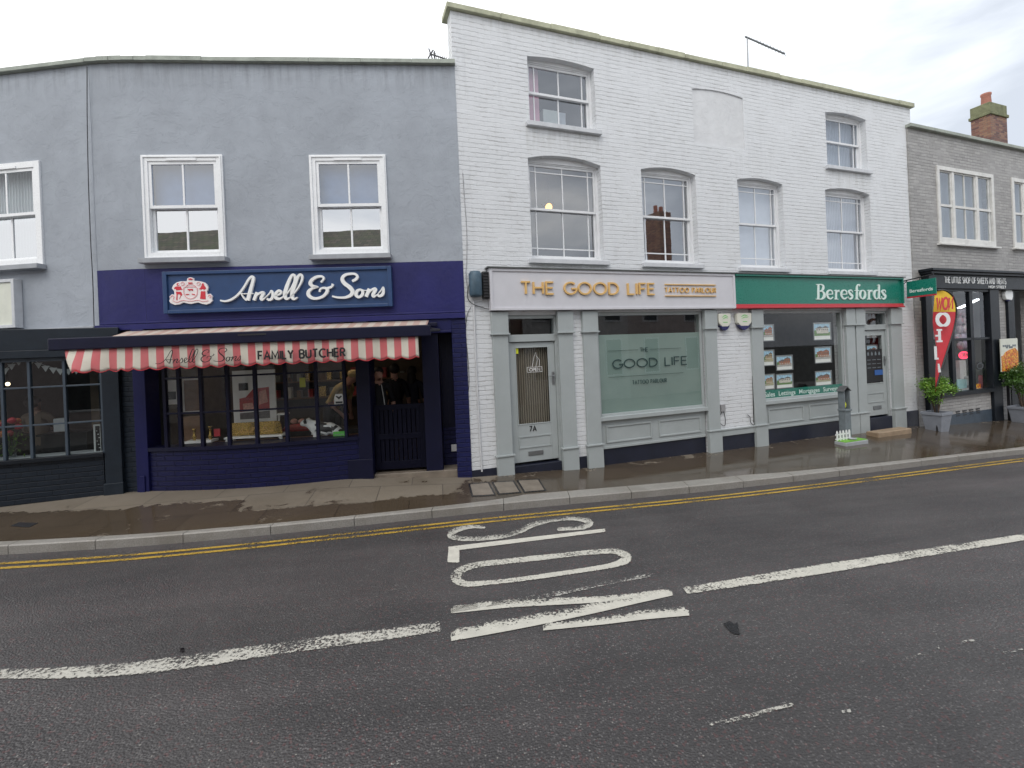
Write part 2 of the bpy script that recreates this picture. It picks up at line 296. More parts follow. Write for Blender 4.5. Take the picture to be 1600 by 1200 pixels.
pud = b.ramp(b.noise(.9, 4, .6), (.36, .22), (.58, .05))
b.set(b.p.inputs['Roughness'], b.mix(wet, (.62, .62, .62), pud))
hh = b.math('ADD', b.math('MULTIPLY', n.outputs['Fac'], -.6), b.math('MULTIPLY', b.noise(40, 4), .5))
b.bump(b.math('MULTIPLY', hh, b.math('SUBTRACT', 1.08, b.math('MULTIPLY', wet, .93))), .006)
b = NB('granite'); n1 = b.noise(90, 3, .7); c = b.ramp(n1, (.3, (.19, .18, .165)), (.7, (.36, .345, .32)))
c = b.mix(b.ramp(b.noise(1.6, 5, .7), (.45, 0.), (.7, .55)), c, (.16, .145, .12)); b.set(b.p.inputs['Base Color'], c); b.p.inputs['Roughness'].default_value = .5; b.bump(n1, .002)
b = NB('cover_stone'); c = b.ramp(b.noise(5, 5), (.3, (.15, .125, .10)), (.7, (.24, .205, .165))); b.set(b.p.inputs['Base Color'], c); b.p.inputs['Roughness'].default_value = .35; b.bump(b.noise(30, 4), .002)
b = NB('leaf'); oi = b.node('ObjectInfo'); c = b.ramp(b.noise(9, 4, .7), (.3, (.045, .13, .012)), (.5, (.12, .26, .025)), (.72, (.26, .40, .06))); b.set(b.p.inputs['Base Color'], c); b.p.inputs['Roughness'].default_value = .45
b.p.inputs['Subsurface Weight'].default_value = 0
b = NB('leaf_dark'); c = b.ramp(b.noise(9, 4, .7), (.3, (.02, .06, .01)), (.7, (.09, .20, .03))); b.set(b.p.inputs['Base Color'], c); b.p.inputs['Roughness'].default_value = .4
b = NB('flowers'); v = b.node('TexVoronoi', Vector=b.co(), Scale=26.)
c = b.ramp(b.sep(v.outputs['Color'])[0], (.1, (.75, .12, .03)), (.35, (.88, .36, .03)), (.6, (.90, .62, .06)), (.95, (.75, .12, .10))); c = b.mix(b.ramp(v.outputs['Distance'], (.3, 0.), (.6, .6)), c, (.3, .05, .02)); b.set(b.p.inputs['Base Color'], c)
b = NB('sweets'); v = b.node('TexVoronoi', Vector=b.co(), Scale=16.)
c = b.ramp(b.sep(v.outputs['Color'])[0], (.1, (.55, .42, .50)), (.35, (.42, .36, .46)), (.6, (.60, .50, .52)), (.8, (.30, .24, .30)), (.95, (.6, .3, .36))); b.set(b.p.inputs['Base Color'], c); b.p.inputs['Roughness'].default_value = .3
b = NB('shelf_goods'); v = b.node('TexVoronoi', Vector=b.co(), Scale=9.)
c = b.ramp(b.sep(v.outputs['Color'])[0], (.1, (.04, .03, .025)), (.4, (.20, .13, .08)), (.6, (.40, .33, .26)), (.8, (.12, .14, .10)), (.95, (.42, .10, .07))); b.set(b.p.inputs['Base Color'], c); b.p.inputs['Roughness'].default_value = .5
b = NB('roof_tiles'); o = b.sep(); n = b.node('TexBrick', Vector=b.comb(o[0], b.math('MULTIPLY', o[2], 1.4), 0), Scale=1., Color1=(.07, .07, .05), Color2=(.14, .12, .09), Mortar=(.03, .03, .03)); n.inputs['Brick Width'].default_value = .25; n.inputs['Row Height'].default_value = .2; n.inputs['Mortar Size'].default_value = .012
b.set(b.p.inputs['Base Color'], b.mix(b.ramp(b.noise(2, 5), (.45, 0.), (.7, .7)), n.outputs['Color'], (.07, .10, .04))); b.p.inputs['Roughness'].default_value = .8; b.bump(n.outputs['Fac'], -.02)
b = NB('roof_tiles_red'); o = b.sep(); n = b.node('TexBrick', Vector=b.comb(o[0], b.math('MULTIPLY', o[2], 1.4), 0), Scale=1., Color1=(.16, .075, .06), Color2=(.24, .12, .09), Mortar=(.05, .04, .03)); n.inputs['Brick Width'].default_value = .25; n.inputs['Row Height'].default_value = .16; n.inputs['Mortar Size'].default_value = .02
b.set(b.p.inputs['Base Color'], n.outputs['Color']); b.p.inputs['Roughness'].default_value = .8; b.bump(n.outputs['Fac'], -.02)
flat('opp_white', (.66, .64, .63), .7); flat('opp_pink', (.52, .45, .43), .7); flat('opp_window', (.03, .035, .04), .1)
paint('ground_far', (.10, .10, .09), .8)

# ------------------------------------------------------------------ mesh builder
class MB:
    def __init__(s): s.v = []; s.f = []; s.mi = []; s.mats = []; s.sm = []
    def _m(s, m):
        if m is None: m = s.mats[0] if s.mats else '_'
        if m not in s.mats: s.mats.append(m)
        return s.mats.index(m)
    def face(s, pts, m=None, smooth=False):
        k = len(s.v); s.v += [tuple(p) for p in pts]; s.f.append(list(range(k, k+len(pts)))); s.mi.append(s._m(m)); s.sm.append(smooth)
    def grid(s, rows, m=None, smooth=False, close=False):
        k = len(s.v); n = len(rows[0])
        for r in rows: s.v += [tuple(p) for p in r]
        for i in range(len(rows)-1):
            for j in range(n-1 if not close else n):
                a = k+i*n+j; b2 = k+i*n+(j+1) % n
                s.f.append([a, b2, b2+n, a+n]); s.mi.append(s._m(m)); s.sm.append(smooth)
    def box(s, x0, x1, y0, y1, z0, z1, m=None):
        if x0 > x1: x0, x1 = x1, x0
        if y0 > y1: y0, y1 = y1, y0
        if z0 > z1: z0, z1 = z1, z0
        k = len(s.v); s.v += [(x, y, z) for z in (z0, z1) for x, y in ((x0, y0), (x1, y0), (x1, y1), (x0, y1))]
        for q in ((3, 2, 1, 0), (4, 5, 6, 7), (0, 1, 5, 4), (1, 2, 6, 5), (2, 3, 7, 6), (3, 0, 4, 7)):
            s.f.append([k+i for i in q]); s.mi.append(s._m(m)); s.sm.append(False)
        return s
    def prism(s, poly, y0, y1, m=None):   # poly in (x,z), front face at y0
        n = len(poly); k = len(s.v)
        ar = sum(poly[i][0]*poly[(i+1) % n][1]-poly[(i+1) % n][0]*poly[i][1] for i in range(n))
        if ar < 0: poly = poly[::-1]
        s.v += [(x, y0, z) for x, z in poly]+[(x, y1, z) for x, z in poly]
        s.f.append([k+i for i in range(n)]); s.f.append([k+n+i for i in reversed(range(n))])
        for i in range(n): j = (i+1) % n; s.f.append([k+i, k+n+i, k+n+j, k+j])
        for _ in range(n+2): s.mi.append(s._m(m)); s.sm.append(False)
        return s
    def frame(s, x0, x1, y0, y1, z0, z1, t, m=None, tb=None, tt=None):   # rectangular ring
        tb = t if tb is None else tb; tt = t if tt is None else tt
        s.box(x0, x0+t, y0, y1, z0, z1, m); s.box(x1-t, x1, y0, y1, z0, z1, m)
        s.box(x0+t, x1-t, y0, y1, z0, z0+tb, m); s.box(x0+t, x1-t, y0, y1, z1-tt, z1, m); return s
    def tube(s, pts, r, m=None, seg=8, smooth=True, cap=True):
        pts = [Vector(p) for p in pts]; rs = r if isinstance(r, (list, tuple)) else [r]*len(pts); rows = []
        up = None
        for i, p in enumerate(pts):
            d = (pts[min(i+1, len(pts)-1)]-pts[max(i-1, 0)]).normalized()
            if up is None: up = Vector((0, 0, 1)) if abs(d.z) < .9 else Vector((1, 0, 0))
            a = d.cross(up).normalized(); up = a.cross(d).normalized()
            rows.append([p+(a*math.cos(t)+up*math.sin(t))*rs[i] for t in [2*math.pi*q/seg for q in range(seg)]])
        s.grid(rows, m, smooth, True)
        if cap: s.face(rows[0][::-1], m); s.face(rows[-1], m)
        return s
    def lathe(s, cx, cy, prof, m=None, seg=16, smooth=True):
        rows = [[(cx+r*math.cos(t), cy+r*math.sin(t), z) for t in [2*math.pi*q/seg for q in range(seg)]] for r, z in prof]
        s.grid(rows, m, smooth, True); return s
    def blob(s, c, rx, ry, rz, m=None, seg=10, rings=7, j=0):
        rows = []
        for i in range(rings+1):
            t = math.pi*i/rings; rows.append([(c[0]+rx*max(.02, math.sin(t))*math.cos(p)*(1+random.uniform(-j, j)), c[1]+ry*max(.02, math.sin(t))*math.sin(p)*(1+random.uniform(-j, j)), c[2]+rz*math.cos(t)) for p in [2*math.pi*q/seg for q in range(seg)]])
        s.grid(rows[::-1], m, True, True); return s
    def ribbon(s, pts, y0, y1, m=None, closed=False, smooth=True):   # pts (x,z,w) in the facade plane
        if smooth and len(pts) > 2: pts = spline(pts, closed)
        L, Rr = edges2d(pts, closed); n = len(L); k = len(s.v)
        s.v += [(a[0], y0, a[1]) for a in L]+[(a[0], y0, a[1]) for a in Rr]+[(a[0], y1, a[1]) for a in L]+[(a[0], y1, a[1]) for a in Rr]
        rng = range(n) if closed else range(n-1)
        for i in rng:
            j = (i+1) % n
            for q in ([i, n+i, n+j, j], [i, j, 2*n+j, 2*n+i], [n+i, 3*n+i, 3*n+j, n+j]):
                s.f.append([k+a for a in q]); s.mi.append(s._m(m)); s.sm.append(False)
        if not closed:
            for q in ([0, 2*n, 3*n, n], [n-1, 2*n-1, 4*n-1, 3*n-1]): s.f.append([k+a for a in q]); s.mi.append(s._m(m)); s.sm.append(False)
        return s
    def add_mesh(s, me, f, m=None):
        k = len(s.v); s.v += [tuple(f(v.co)) for v in me.vertices]
        for p in me.polygons: s.f.append([k+i for i in p.vertices]); s.mi.append(s._m(m)); s.sm.append(False)
    def build(s, name, parent=None, base=(0, 0, 0), mat=None, bevel=0, fix=False):
        me = bpy.data.meshes.new(name); bx, by, bz = base
        me.from_pydata([(x-bx, y-by, z-bz) for x, y, z in s.v], [], s.f); me.update()
        mats = s.mats or ['_']
        for q in mats: me.materials.append(M[mat if q == '_' else q])
        for p, i, sm in zip(me.polygons, s.mi, s.sm): p.material_index = i; p.use_smooth = sm
        if fix:
            bmm = bmesh.new(); bmm.from_mesh(me); bmesh.ops.recalc_face_normals(bmm, faces=bmm.faces); bmm.to_mesh(me); bmm.free()
        o = bpy.data.objects.new(name, me); col.objects.link(o)
        if parent: o.parent = parent
        if bevel:
            bv = o.modifiers.new('bevel', 'BEVEL'); bv.width = bevel; bv.segments = 2; bv.limit_method = 'ANGLE'; bv.harden_normals = False
        return o
def spline(pts, closed=False, sub=6):
    n = len(pts); o = []
    rng = range(n) if closed else range(n-1)
    for i in rng:
        g = lambda q: pts[q % n] if closed else pts[max(0, min(n-1, q))]
        p0, p1, p2, p3 = g(i-1), g(i), g(i+1), g(i+2)
        for k in range(sub):
            t = k/sub; o.append(tuple(.5*((2*b)+(-a+c)*t+(2*a-5*b+4*c-d)*t*t+(-a+3*b-3*c+d)*t**3) for a, b, c, d in zip(p0, p1, p2, p3)))
    if not closed: o.append(tuple(pts[-1]))
    return o
def edges2d(pts, closed=False):
    L, Rr = [], []; n = len(pts)
    for i, p in enumerate(pts):
        a = pts[(i-1) % n] if (closed or i > 0) else p; c = pts[(i+1) % n] if (closed or i < n-1) else p
        d1 = Vector((p[0]-a[0], p[1]-a[1])); d2 = Vector((c[0]-p[0], c[1]-p[1]))
        if d1.length < 1e-9: d1 = d2
        if d2.length < 1e-9: d2 = d1
        d1.normalize(); d2.normalize(); t = d1+d2
        if t.length < 1e-6: t = d1.copy()
        t.normalize(); nn = Vector((-t.y, t.x)); k = min(1.6, 1/max(.3, abs(t.dot(d1)))) * p[2]/2
        L.append((p[0]+nn.x*k, p[1]+nn.y*k)); Rr.append((p[0]-nn.x*k, p[1]-nn.y*k))
    return L, Rr
class Thing:
    """a thing: an Empty at its base; parts are given in its facade frame (u, y inward, z)"""
    def __init__(s, name, label, cat, F=FG, base=(0, 0, 0), group=None):
        s.F = F; s.b = base; o = bpy.data.objects.new(name, None); col.objects.link(o); o.empty_display_size = .2
        o.location = F.world(*base); o.rotation_euler = (0, 0, F.a); o['label'] = label; o['category'] = cat
        if group: o['group'] = group
        s.o = o
    def part(s, name, mb, mat, parent=None, bevel=0, label=None, fix=False):
        o = mb.build(name, parent or s.o, s.b, mat, bevel, fix)
        if label: o['label'] = label
        return o
def solo(name, mb, mat, F, base, label=None, cat=None, group=None, kind=None, bevel=0, fix=False):
    o = mb.build(name, None, base, mat, bevel, fix); o.location = F.world(*base); o.rotation_euler = (0, 0, F.a)
    if label: o['label'] = label
    if cat: o['category'] = cat
    if group: o['group'] = group
    if kind: o['kind'] = kind
    return o
def BX(*a): return MB().box(*a)
# walls with openings (2-D curve, filled round its holes, then made a mesh)
def holed(outer, holes, y0, y1):
    cu = bpy.data.curves.new('c', 'CURVE'); cu.dimensions = '2D'; cu.fill_mode = 'BOTH'; cu.extrude = abs(y1-y0)/2
    for poly in [outer]+holes:
        sp = cu.splines.new('POLY'); sp.points.add(len(poly)-1); sp.use_cyclic_u = True
        for p, q in zip(sp.points, poly): p.co = (q[0], q[1], 0, 1)
    ob = bpy.data.objects.new('c', cu); col.objects.link(ob); dg = bpy.context.evaluated_depsgraph_get(); dg.update()
    me = bpy.data.meshes.new_from_object(ob.evaluated_get(dg)); mb = MB(); ym = (y0+y1)/2
    mb.add_mesh(me, lambda c: (c.x, ym-c.z, c.y)); bpy.data.objects.remove(ob); bpy.data.meshes.remove(me); return mb
def rect(x0, x1, z0, z1): return [(x0, z0), (x1, z0), (x1, z1), (x0, z1)]
def arch(x0, x1, z0, z1, rise, n=12):
    return [(x0, z0), (x1, z0)]+[(x1+(x0-x1)*i/n, z1+rise*(1-(2*i/n-1)**2)) for i in range(n+1)]
def room(x0, x1, y0, y1, z0, z1, wall='interior_wall', floor='interior_floor', ceil='interior_wall'):
    m = MB(); m.face([(x0, y1, z0), (x1, y1, z0), (x1, y1, z1), (x0, y1, z1)], wall)
    m.face([(x0, y0, z0), (x0, y1, z0), (x0, y1, z1), (x0, y0, z1)], wall); m.face([(x1, y0, z0), (x1, y0, z1), (x1, y1, z1), (x1, y1, z0)], wall)
    m.face([(x0, y0, z0), (x1, y0, z0), (x1, y1, z0), (x0, y1, z0)], floor); m.face([(x0, y0, z1), (x0, y1, z1), (x1, y1, z1), (x1, y0, z1)], ceil); return m
# ------------------------------------------------------------------ lettering: a plain stroke alphabet
def arc(cx, cz, rx, rz, a0, a1, n=14): return [(cx+rx*math.cos(R(a0+(a1-a0)*i/n)), cz+rz*math.sin(R(a0+(a1-a0)*i/n))) for i in range(n+1)]
GL = {
 'A': (.72, [[(0, 0), (.36, 1), (.72, 0)], [(.13, .34), (.59, .34)]]), 'B': (.56, [[(0, 0), (0, 1)], [(0, 1)]+arc(.3, .76, .24, .24, 90, -90)+[(0, .52)], [(0, .52)]+arc(.3, .26, .26, .26, 90, -90)+[(0, 0)]]),
 'C': (.78, [arc(.46, .5, .46, .5, 48, 312, 22)]), 'D': (.72, [[(0, 0), (0, 1)]+arc(.26, .5, .46, .5, 90, -90, 18)+[(0, 0)]]),
 'E': (.52, [[(.52, 1), (0, 1), (0, 0), (.52, 0)], [(0, .52), (.46, .52)]]), 'F': (.50, [[(.5, 1), (0, 1), (0, 0)], [(0, .52), (.44, .52)]]),
 'G': (.82, [arc(.46, .5, .46, .5, 48, 345, 24)+[(.9, .46), (.55, .46)]]), 'H': (.66, [[(0, 0), (0, 1)], [(.66, 0), (.66, 1)], [(0, .52), (.66, .52)]]),
 'I': (.0, [[(0, 0), (0, 1)]]), 'J': (.4, [[(.4, 1), (.4, .25)]+arc(.2, .22, .2, .22, 0, -180, 8)]), 'K': (.62, [[(0, 0), (0, 1)], [(.58, 1), (.02, .42)], [(.2, .6), (.62, 0)]]), 'L': (.48, [[(0, 1), (0, 0), (.48, 0)]]),
 'M': (.82, [[(0, 0), (.04, 1), (.41, .2), (.78, 1), (.82, 0)]]), 'N': (.68, [[(0, 0), (0, 1), (.68, 0), (.68, 1)]]), 'O': (.96, [arc(.48, .5, .48, .5, 0, 360, 26)]),
 'P': (.52, [[(0, 0), (0, 1)], [(0, 1)]+arc(.27, .74, .25, .26, 90, -90)+[(0, .48)]]), 'R': (.56, [[(0, 0), (0, 1)], [(0, 1)]+arc(.27, .75, .25, .25, 90, -90)+[(0, .5)], [(.26, .5), (.56, 0)]]),
 'S': (.52, [arc(.27, .75, .24, .25, 40, 250, 12)+arc(.26, .26, .26, .26, 75, -140, 12)]), 'T': (.62, [[(0, 1), (.62, 1)], [(.31, 1), (.31, 0)]]),
 'U': (.62, [[(0, 1), (0, .32)]+arc(.31, .31, .31, .31, 180, 360, 12)+[(.62, 1)]]), 'V': (.66, [[(0, 1), (.33, 0), (.66, 1)]]), 'W': (.98, [[(0, 1), (.25, 0), (.49, .85), (.73, 0), (.98, 1)]]),
 'Y': (.62, [[(0, 1), (.31, .48), (.62, 1)], [(.31, .48), (.31, 0)]]), '7': (.5, [[(0, 1), (.5, 1), (.15, 0)]]), '&': (.6, [[(.6, 0), (.12, .75), (.3, 1), (.42, .75), (.05, .3), (.22, 0), (.58, .4)]]), ' ': (.34, [])}
def stroke_text(mb, s, u0, u1, z0, z1, w, y0, y1, m=None, gap=.2, mirror=False, shear=0):
    tot = sum(GL[c][0] for c in s)+gap*(len(s)-1); k = (u1-u0)/tot; h = z1-z0; x = 0; q = 0
    for c in s:
        for st in GL[c][1]:
            pts = []
            for a, b2 in st:
                X = (x+a)*k; X = (u1-u0)-X if mirror else X
                pts.append((u0+X+shear*b2*h, z0+b2*h, w))
            mb.ribbon(pts, y0-.0004*q, y1, m, smooth=False); q = (q+1) % 5
        x += GL[c][0]+gap
    return mb
_bf = {}
def font_text(mb, s, u0, u1, z0, z1, y0, m=None, thick=.002, bold=0):
    cu = bpy.data.curves.new('t', 'FONT'); cu.body = s; cu.size = 1; cu.resolution_u = 4; cu.extrude = .0; cu.offset = bold
    ob = bpy.data.objects.new('t', cu); col.objects.link(ob); dg = bpy.context.evaluated_depsgraph_get(); dg.update()
    me = bpy.data.meshes.new_from_object(ob.evaluated_get(dg)); xs = [v.co.x for v in me.vertices]; ys = [v.co.y for v in me.vertices]
    x0, x1, q0, q1 = min(xs), max(xs), min(ys), max(ys)
    mb.add_mesh(me, lambda c: (u0+(c.x-x0)/(x1-x0)*(u1-u0), y0, z0+(c.y-q0)/(q1-q0)*(z1-z0)), m)
    bpy.data.objects.remove(ob); bpy.data.meshes.remove(me); return mb

# ================================================================== SETTING
def frange(a, b, st):
    n = int(round((b-a)/st)); return [a+(b-a)*i/n for i in range(n+1)]
XS = [-60, -40, -25, -18]+frange(-14, 20, .2)+[24, 30, 40, 60, 80]
g = MB(); g.face([(-700, -700, -4.2), (700, -700, -4.2), (700, 700, -4.2), (-700, 700, -4.2)]); o = g.build('ground', mat='ground_far'); o['kind'] = 'structure'
# road
DS = [-.12, 0, .15, .4, .7, 1, 1.4, 1.8, 2.3, 2.7, 3.2, 3.8, 4.2, 4.8, 5.4, 5.9]
rd = MB(); rd.grid([[(x, ky(x)-d, zroad(x, ky(x)-d)) for d in DS] for x in XS], smooth=True)
road = rd.build('road', mat='asphalt'); road['kind'] = 'structure'
op = MB(); op.grid([[(x, ky(x)-d, zroad(x, ky(x)-5.7)+h) for d, h in ((5.7, -.05), (5.7, .11), (5.85, .115), (8.6, .15), (14, .15))] for x in XS])
op = op.build('far_pavement', mat='granite'); op['kind'] = 'structure'
# pavement
TS = [0, .04, .08, .13, .18, .24, .3, .36, .43, .5, .57, .64, .7, .76, .82, .88, .94, 1.]
pv = MB(); wet = []
for_rows = []
for x in XS:
    row = []
    for t in TS:
        y = ky(x)+.05+(wy(x)-.15-ky(x)-.05)*t; row.append((x, y, zpave(x, y)))
        if x < -3.6: wv = .80 if t < .58 else (.45 if t < .66 else .12)
        elif x < -.9: f = (x+3.6)/2.7; wv = .85 if t < .33+.05*f else (.42 if t < .5 else .16)
        else: wv = min(1., .55+.5*(x+.9)) if t < .9 else .62
        wet.append(wv)
    for d in (.25, .8, 1.4): y = wy(x)-.15+d; row.append((x, y, fz(x))); wet.append(.0 if x < 0 else .5)
    for_rows.append(row)
pv.grid(for_rows, smooth=True); pvo = pv.build('pavement', mat='pavement'); pvo['kind'] = 'structure'
at_ = pvo.data.attributes.new('wet', 'FLOAT', 'POINT')
for i, v in enumerate(wet): at_.data[i].value = v
# kerb: long granite stones
kb = MB(); x = -14.; kstones = []
while x < 22:
    x1 = x+.92; seg = []
    for q in range(4):
        xx = x+.004+(x1-x-.008)*q/3; y = ky(xx); z = kz(xx)
        seg.append([(xx, y, z-.16), (xx, y, z-.012), (xx, y+.012, z+.001), (xx, y+.265, z+.008), (xx, y+.27, z-.05)])
    kb.grid(seg); kb.face(seg[0]); kb.face(seg[-1][::-1]); x = x1
kerb = kb.build('kerb', mat='granite', fix=True); kerb['kind'] = 'structure'
jb = MB(); jb.grid([[(x, ky(x)+.015, kz(x)-.17), (x, ky(x)+.015, kz(x)-.01), (x, ky(x)+.25, kz(x)-.004)] for x in XS]); j = jb.build('kerb_bed', mat='tar', parent=kerb)
# yellow lines, centre line, lettering and scraps of old paint: thin sheets following the road
def strip(name, d0, d1, mat, x0=-14, x1=22, h=.005):
    m = MB(); m.grid([[(x, ky(x)-d0, zroad(x, ky(x)-d0)+h), (x, ky(x)-d1, zroad(x, ky(x)-d1)+h)] for x in frange(x0, x1, .2)]); return m.build(name, road, mat=mat)
strip('yellow_line', .27, .335, 'mark_yellow'); strip('yellow_line', .415, .48, 'mark_yellow')
def keep(o, vals):
    a = o.data.attributes.new('keep', 'FLOAT', 'POINT')
    for i, v in enumerate(vals): a.data[i].value = v
    return o
ACR = (0, .12, .3, .5, .7, .88, 1)
def band(name, up, lo, mat, h=.006, A=.05):
    up = spline([(p[0], p[1]) for p in up]); lo = spline([(p[0], p[1]) for p in lo]); n = 40; m = MB()
    def pick(l, t): k = t*(len(l)-1); i = min(int(k), len(l)-2); f = k-i; return l[i][0]*(1-f)+l[i+1][0]*f, l[i][1]*(1-f)+l[i+1][1]*f
    m.grid([[on_road(*[a*(1-s)+b2*s for a, b2 in zip(pick(up, i/n), pick(lo, i/n))], h) for s in ACR] for i in range(n+1)]); return keep(m.build(name, road, mat=mat), [A*(s-.45)-(.10 if s in (0, 1) else 0) for i in range(n+1) for s in ACR])
band('centre_line', [(-60, 1045), (0, 1044), (120, 1040), (240, 1029), (400, 1007), (520, 991), (640, 976), (687, 969)], [(-60, 1062), (0, 1061), (100, 1060), (200, 1055), (320, 1041), (400, 1028), (520, 1012), (688, 987)], 'mark_worn')
band('centre_line', [(1066, 917), (1100, 911.5), (1269, 883.5), (1445, 856.6), (1600, 833.6), (1700, 819)], [(1074, 928), (1100, 924.5), (1269, 899), (1445, 870), (1600, 844), (1700, 828)], 'mark_white')
def road_stroke(name, lines, mat, closed=False, ox=680, oy=800, k=3.81, A=.0):
    m = MB(); kv = []
    for q, pts in enumerate(lines):
        pts = [(ox+a/k, oy+b2/k, w_/k) for a, b2, w_ in pts]
        if len(pts) > 2: pts = spline(pts, closed, 8)
        else: p, r = pts; pts = [tuple(a+(c-a)*i/14 for a, c in zip(p, r)) for i in range(15)]
        Lf, Rt = edges2d(pts, closed)
        rows = [[on_road(a[0]+(c[0]-a[0])*s, a[1]+(c[1]-a[1])*s, .006+.0006*q) for s in ACR] for a, c in zip(Lf, Rt)]
        vals = [[(A if isinstance(A, float) else A[q])*((s if a[1] < c[1] else 1-s)-.5)-(.09 if s in (0, 1) else 0) for s in ACR] for a, c in zip(Lf, Rt)]
        if closed: rows.append(rows[0]); vals.append(vals[0])
        else:
            vals[0] = [v-.1 for v in vals[0]]; vals[-1] = [v-.1 for v in vals[-1]]
        m.grid(rows); kv += [v for r_ in vals for v in r_]
    return keep(m.build(name, road, mat=mat), kv)
road_stroke('road_letter', [[(300, 90, 18), (210, 86, 26), (125, 106, 36), (92, 134, 44), (135, 154, 34), (250, 158, 30), (400, 142, 30), (500, 113, 34), (580, 75, 34), (680, 49, 28), (780, 37, 28), (860, 40, 30), (920, 60, 42), (890, 84, 36), (820, 96, 26), (725, 101, 24)]], 'mark_worn', A=.14)
road_stroke('road_letter', [[(1012, 108, 20), (78, 220, 28)], [(112, 206, 64), (108, 300, 72)]], 'mark_solid')
road_stroke('road_letter', [[(1020, 232, 32), (760, 257, 32), (500, 285, 34), (260, 313, 38), (160, 345, 48), (122, 388, 64), (170, 425, 40), (260, 425, 30), (500, 400, 28), (900, 343, 28), (1070, 312, 34), (1140, 275, 58), (1105, 243, 42)]], 'mark_white', True, A=.0)
road_stroke('road_letter', [[(1295, 370, 26), (1000, 425, 30), (700, 487, 34), (430, 527, 34), (95, 582, 36)]], 'mark_very_worn', A=.10)
road_stroke('road_letter', [[(93, 580, 46), (450, 540, 56), (750, 528, 46), (1000, 515, 38), (1390, 470, 30)], [(1410, 474, 46), (1180, 520, 56), (900, 578, 68), (500, 655, 78), (90, 732, 74)], [(640, 680, 50), (1000, 640, 58), (1250, 608, 62), (1510, 584, 64)]], 'mark_white', A=[.20, .24, .30])
for pts in ([(705, 1119, 3), (742, 1117, 5)], [(1108, 1132, 5), (1160, 1121, 8), (1200, 1110, 7), (1240, 1100, 6)], [(1150, 1128, 4), (1180, 1123, 8)], [(1415, 1029, 4), (1440, 1022, 6), (1470, 1010, 7)], [(1500, 1003, 4), (1526, 1000, 4)], [(1565, 1020, 3), (1600, 1014, 5)], [(610, 1193, 6), (626, 1190, 7)], [(1315, 1112, 5), (1330, 1110, 6)], [(640, 915, 1.5), (600, 925, 1.5)]):
    road_stroke('old_paint', [[(a, b2, c) for a, b2, c in pts]], 'mark_very_worn' if len(pts) < 4 else 'mark_worn', ox=0, oy=0, k=1)
m = MB(); m.face([on_road(a, b2, .006) for a, b2 in [(1130, 974), (1140, 970), (1148, 975), (1152, 971), (1154, 982), (1156, 991), (1146, 990), (1138, 984)]][::-1]); m.build('tar_patch', road, mat='tar')
m = MB(); m.face([on_road(a, b2, .006) for a, b2 in [(282, 1012), (288, 1012), (288, 1019), (281, 1018)]][::-1]); m.build('tar_patch', road, mat='tar')
# access covers in the pavement
for i, (c, lab) in enumerate([([(732, 756), (764, 753), (775, 774), (737, 776)], 'pavement access cover nearest the navy brick pier, first of three in a row'), ([(768, 753), (803, 751), (815, 770), (779, 773)], 'middle pavement access cover of the row of three outside the tattoo parlour'), ([(807, 750), (842, 748), (854, 767), (819, 770)], 'last pavement access cover of the three, the one towards the tattoo parlour window')]):
    P = [on_pave(a, b2, .004) for a, b2 in c]; ce = sum(P, Vector())/4; m = MB(); m.face([p-ce for p in P][::-1]); f = MB()
    Q = [ce+(p-ce)*.86+Vector((0, 0, .002)) for p in P]; m2 = MB(); m2.face([p-ce for p in Q][::-1])
    o = m.build('access_cover', mat='tar'); o.location = ce; o['label'] = lab; o['category'] = 'access cover'; o['group'] = 'access covers in the pavement by the door'
    m2.build('cover_slab', o, mat='cover_stone')
P = [on_pave(a, b2, .004) for a, b2 in [(15, 822), (30, 816), (60, 817), (45, 824)]]; ce = sum(P, Vector())/4; m = MB(); m.face([p-ce for p in P][::-1]); o = m.build('drain_cover', mat='dark_steel'); o.location = ce; o['label'] = 'small dark iron cover set in the wet pavement on the left'; o['category'] = 'drain cover'

# ================================================================== window and door builders
def sash_window(T, u0, u1, z0, z1, y, mat='white_wood', fr=.06, bars=(.5,), tm=None, bm=None, meet=.5, gu='glass', gl='glass', sill=None, bw=.022, st=.04, rail=.045, vent=False, deep=.05):
    w = MB().frame(u0, u1, y, y+.10, z0, z1, fr); W = T.part('window', w, mat, bevel=.004)
    a, b2, c, d = u0+fr, u1-fr, z0+fr, z1-fr; zm = c+(d-c)*meet
    def sash(nm, x0, x1, q0, q1, yy, br, hb, g):
        s_ = MB().frame(x0+.002, x1-.002, yy, yy+.035, q0, q1, st, tb=rail, tt=rail)
        for f in br:
            xx = x0+(x1-x0)*f; s_.box(xx-bw/2, xx+bw/2, yy+.006, yy+.03, q0+rail, q1-rail)
        for zz in hb: s_.box(x0+st, x1-st, yy+.009, yy+.027, zz-bw/2, zz+bw/2)
        T.part(nm, s_, mat, W)
        p = MB(); p.face([(x0+st, yy+.018, q0+rail), (x1-st, yy+.018, q0+rail), (x1-st, yy+.018, q1-rail), (x0+st, yy+.018, q1-rail)]); T.part('pane', p, g, W)
    sash('upper_sash', a, b2, zm-.02, d, y+.015, bars, [d-(d-zm)*tm] if tm else [], gu)
    sash('lower_sash', a, b2, c, zm+.02, y+.015+deep, bars, [c+(zm-c)*bm] if bm else [], gl)
    if vent: T.part('trickle_vent', BX((u0+u1)/2-.21, (u0+u1)/2+.21, y-.012, y+.0, z1-fr*.95, z1-fr*.55), mat, W)
    if sill:
        ex, pr, th, smat = sill; T.part('sill', BX(u0-ex, u1+ex, -pr, y+.03, z0-th, z0-.002), smat, W, bevel=.006)
    return W
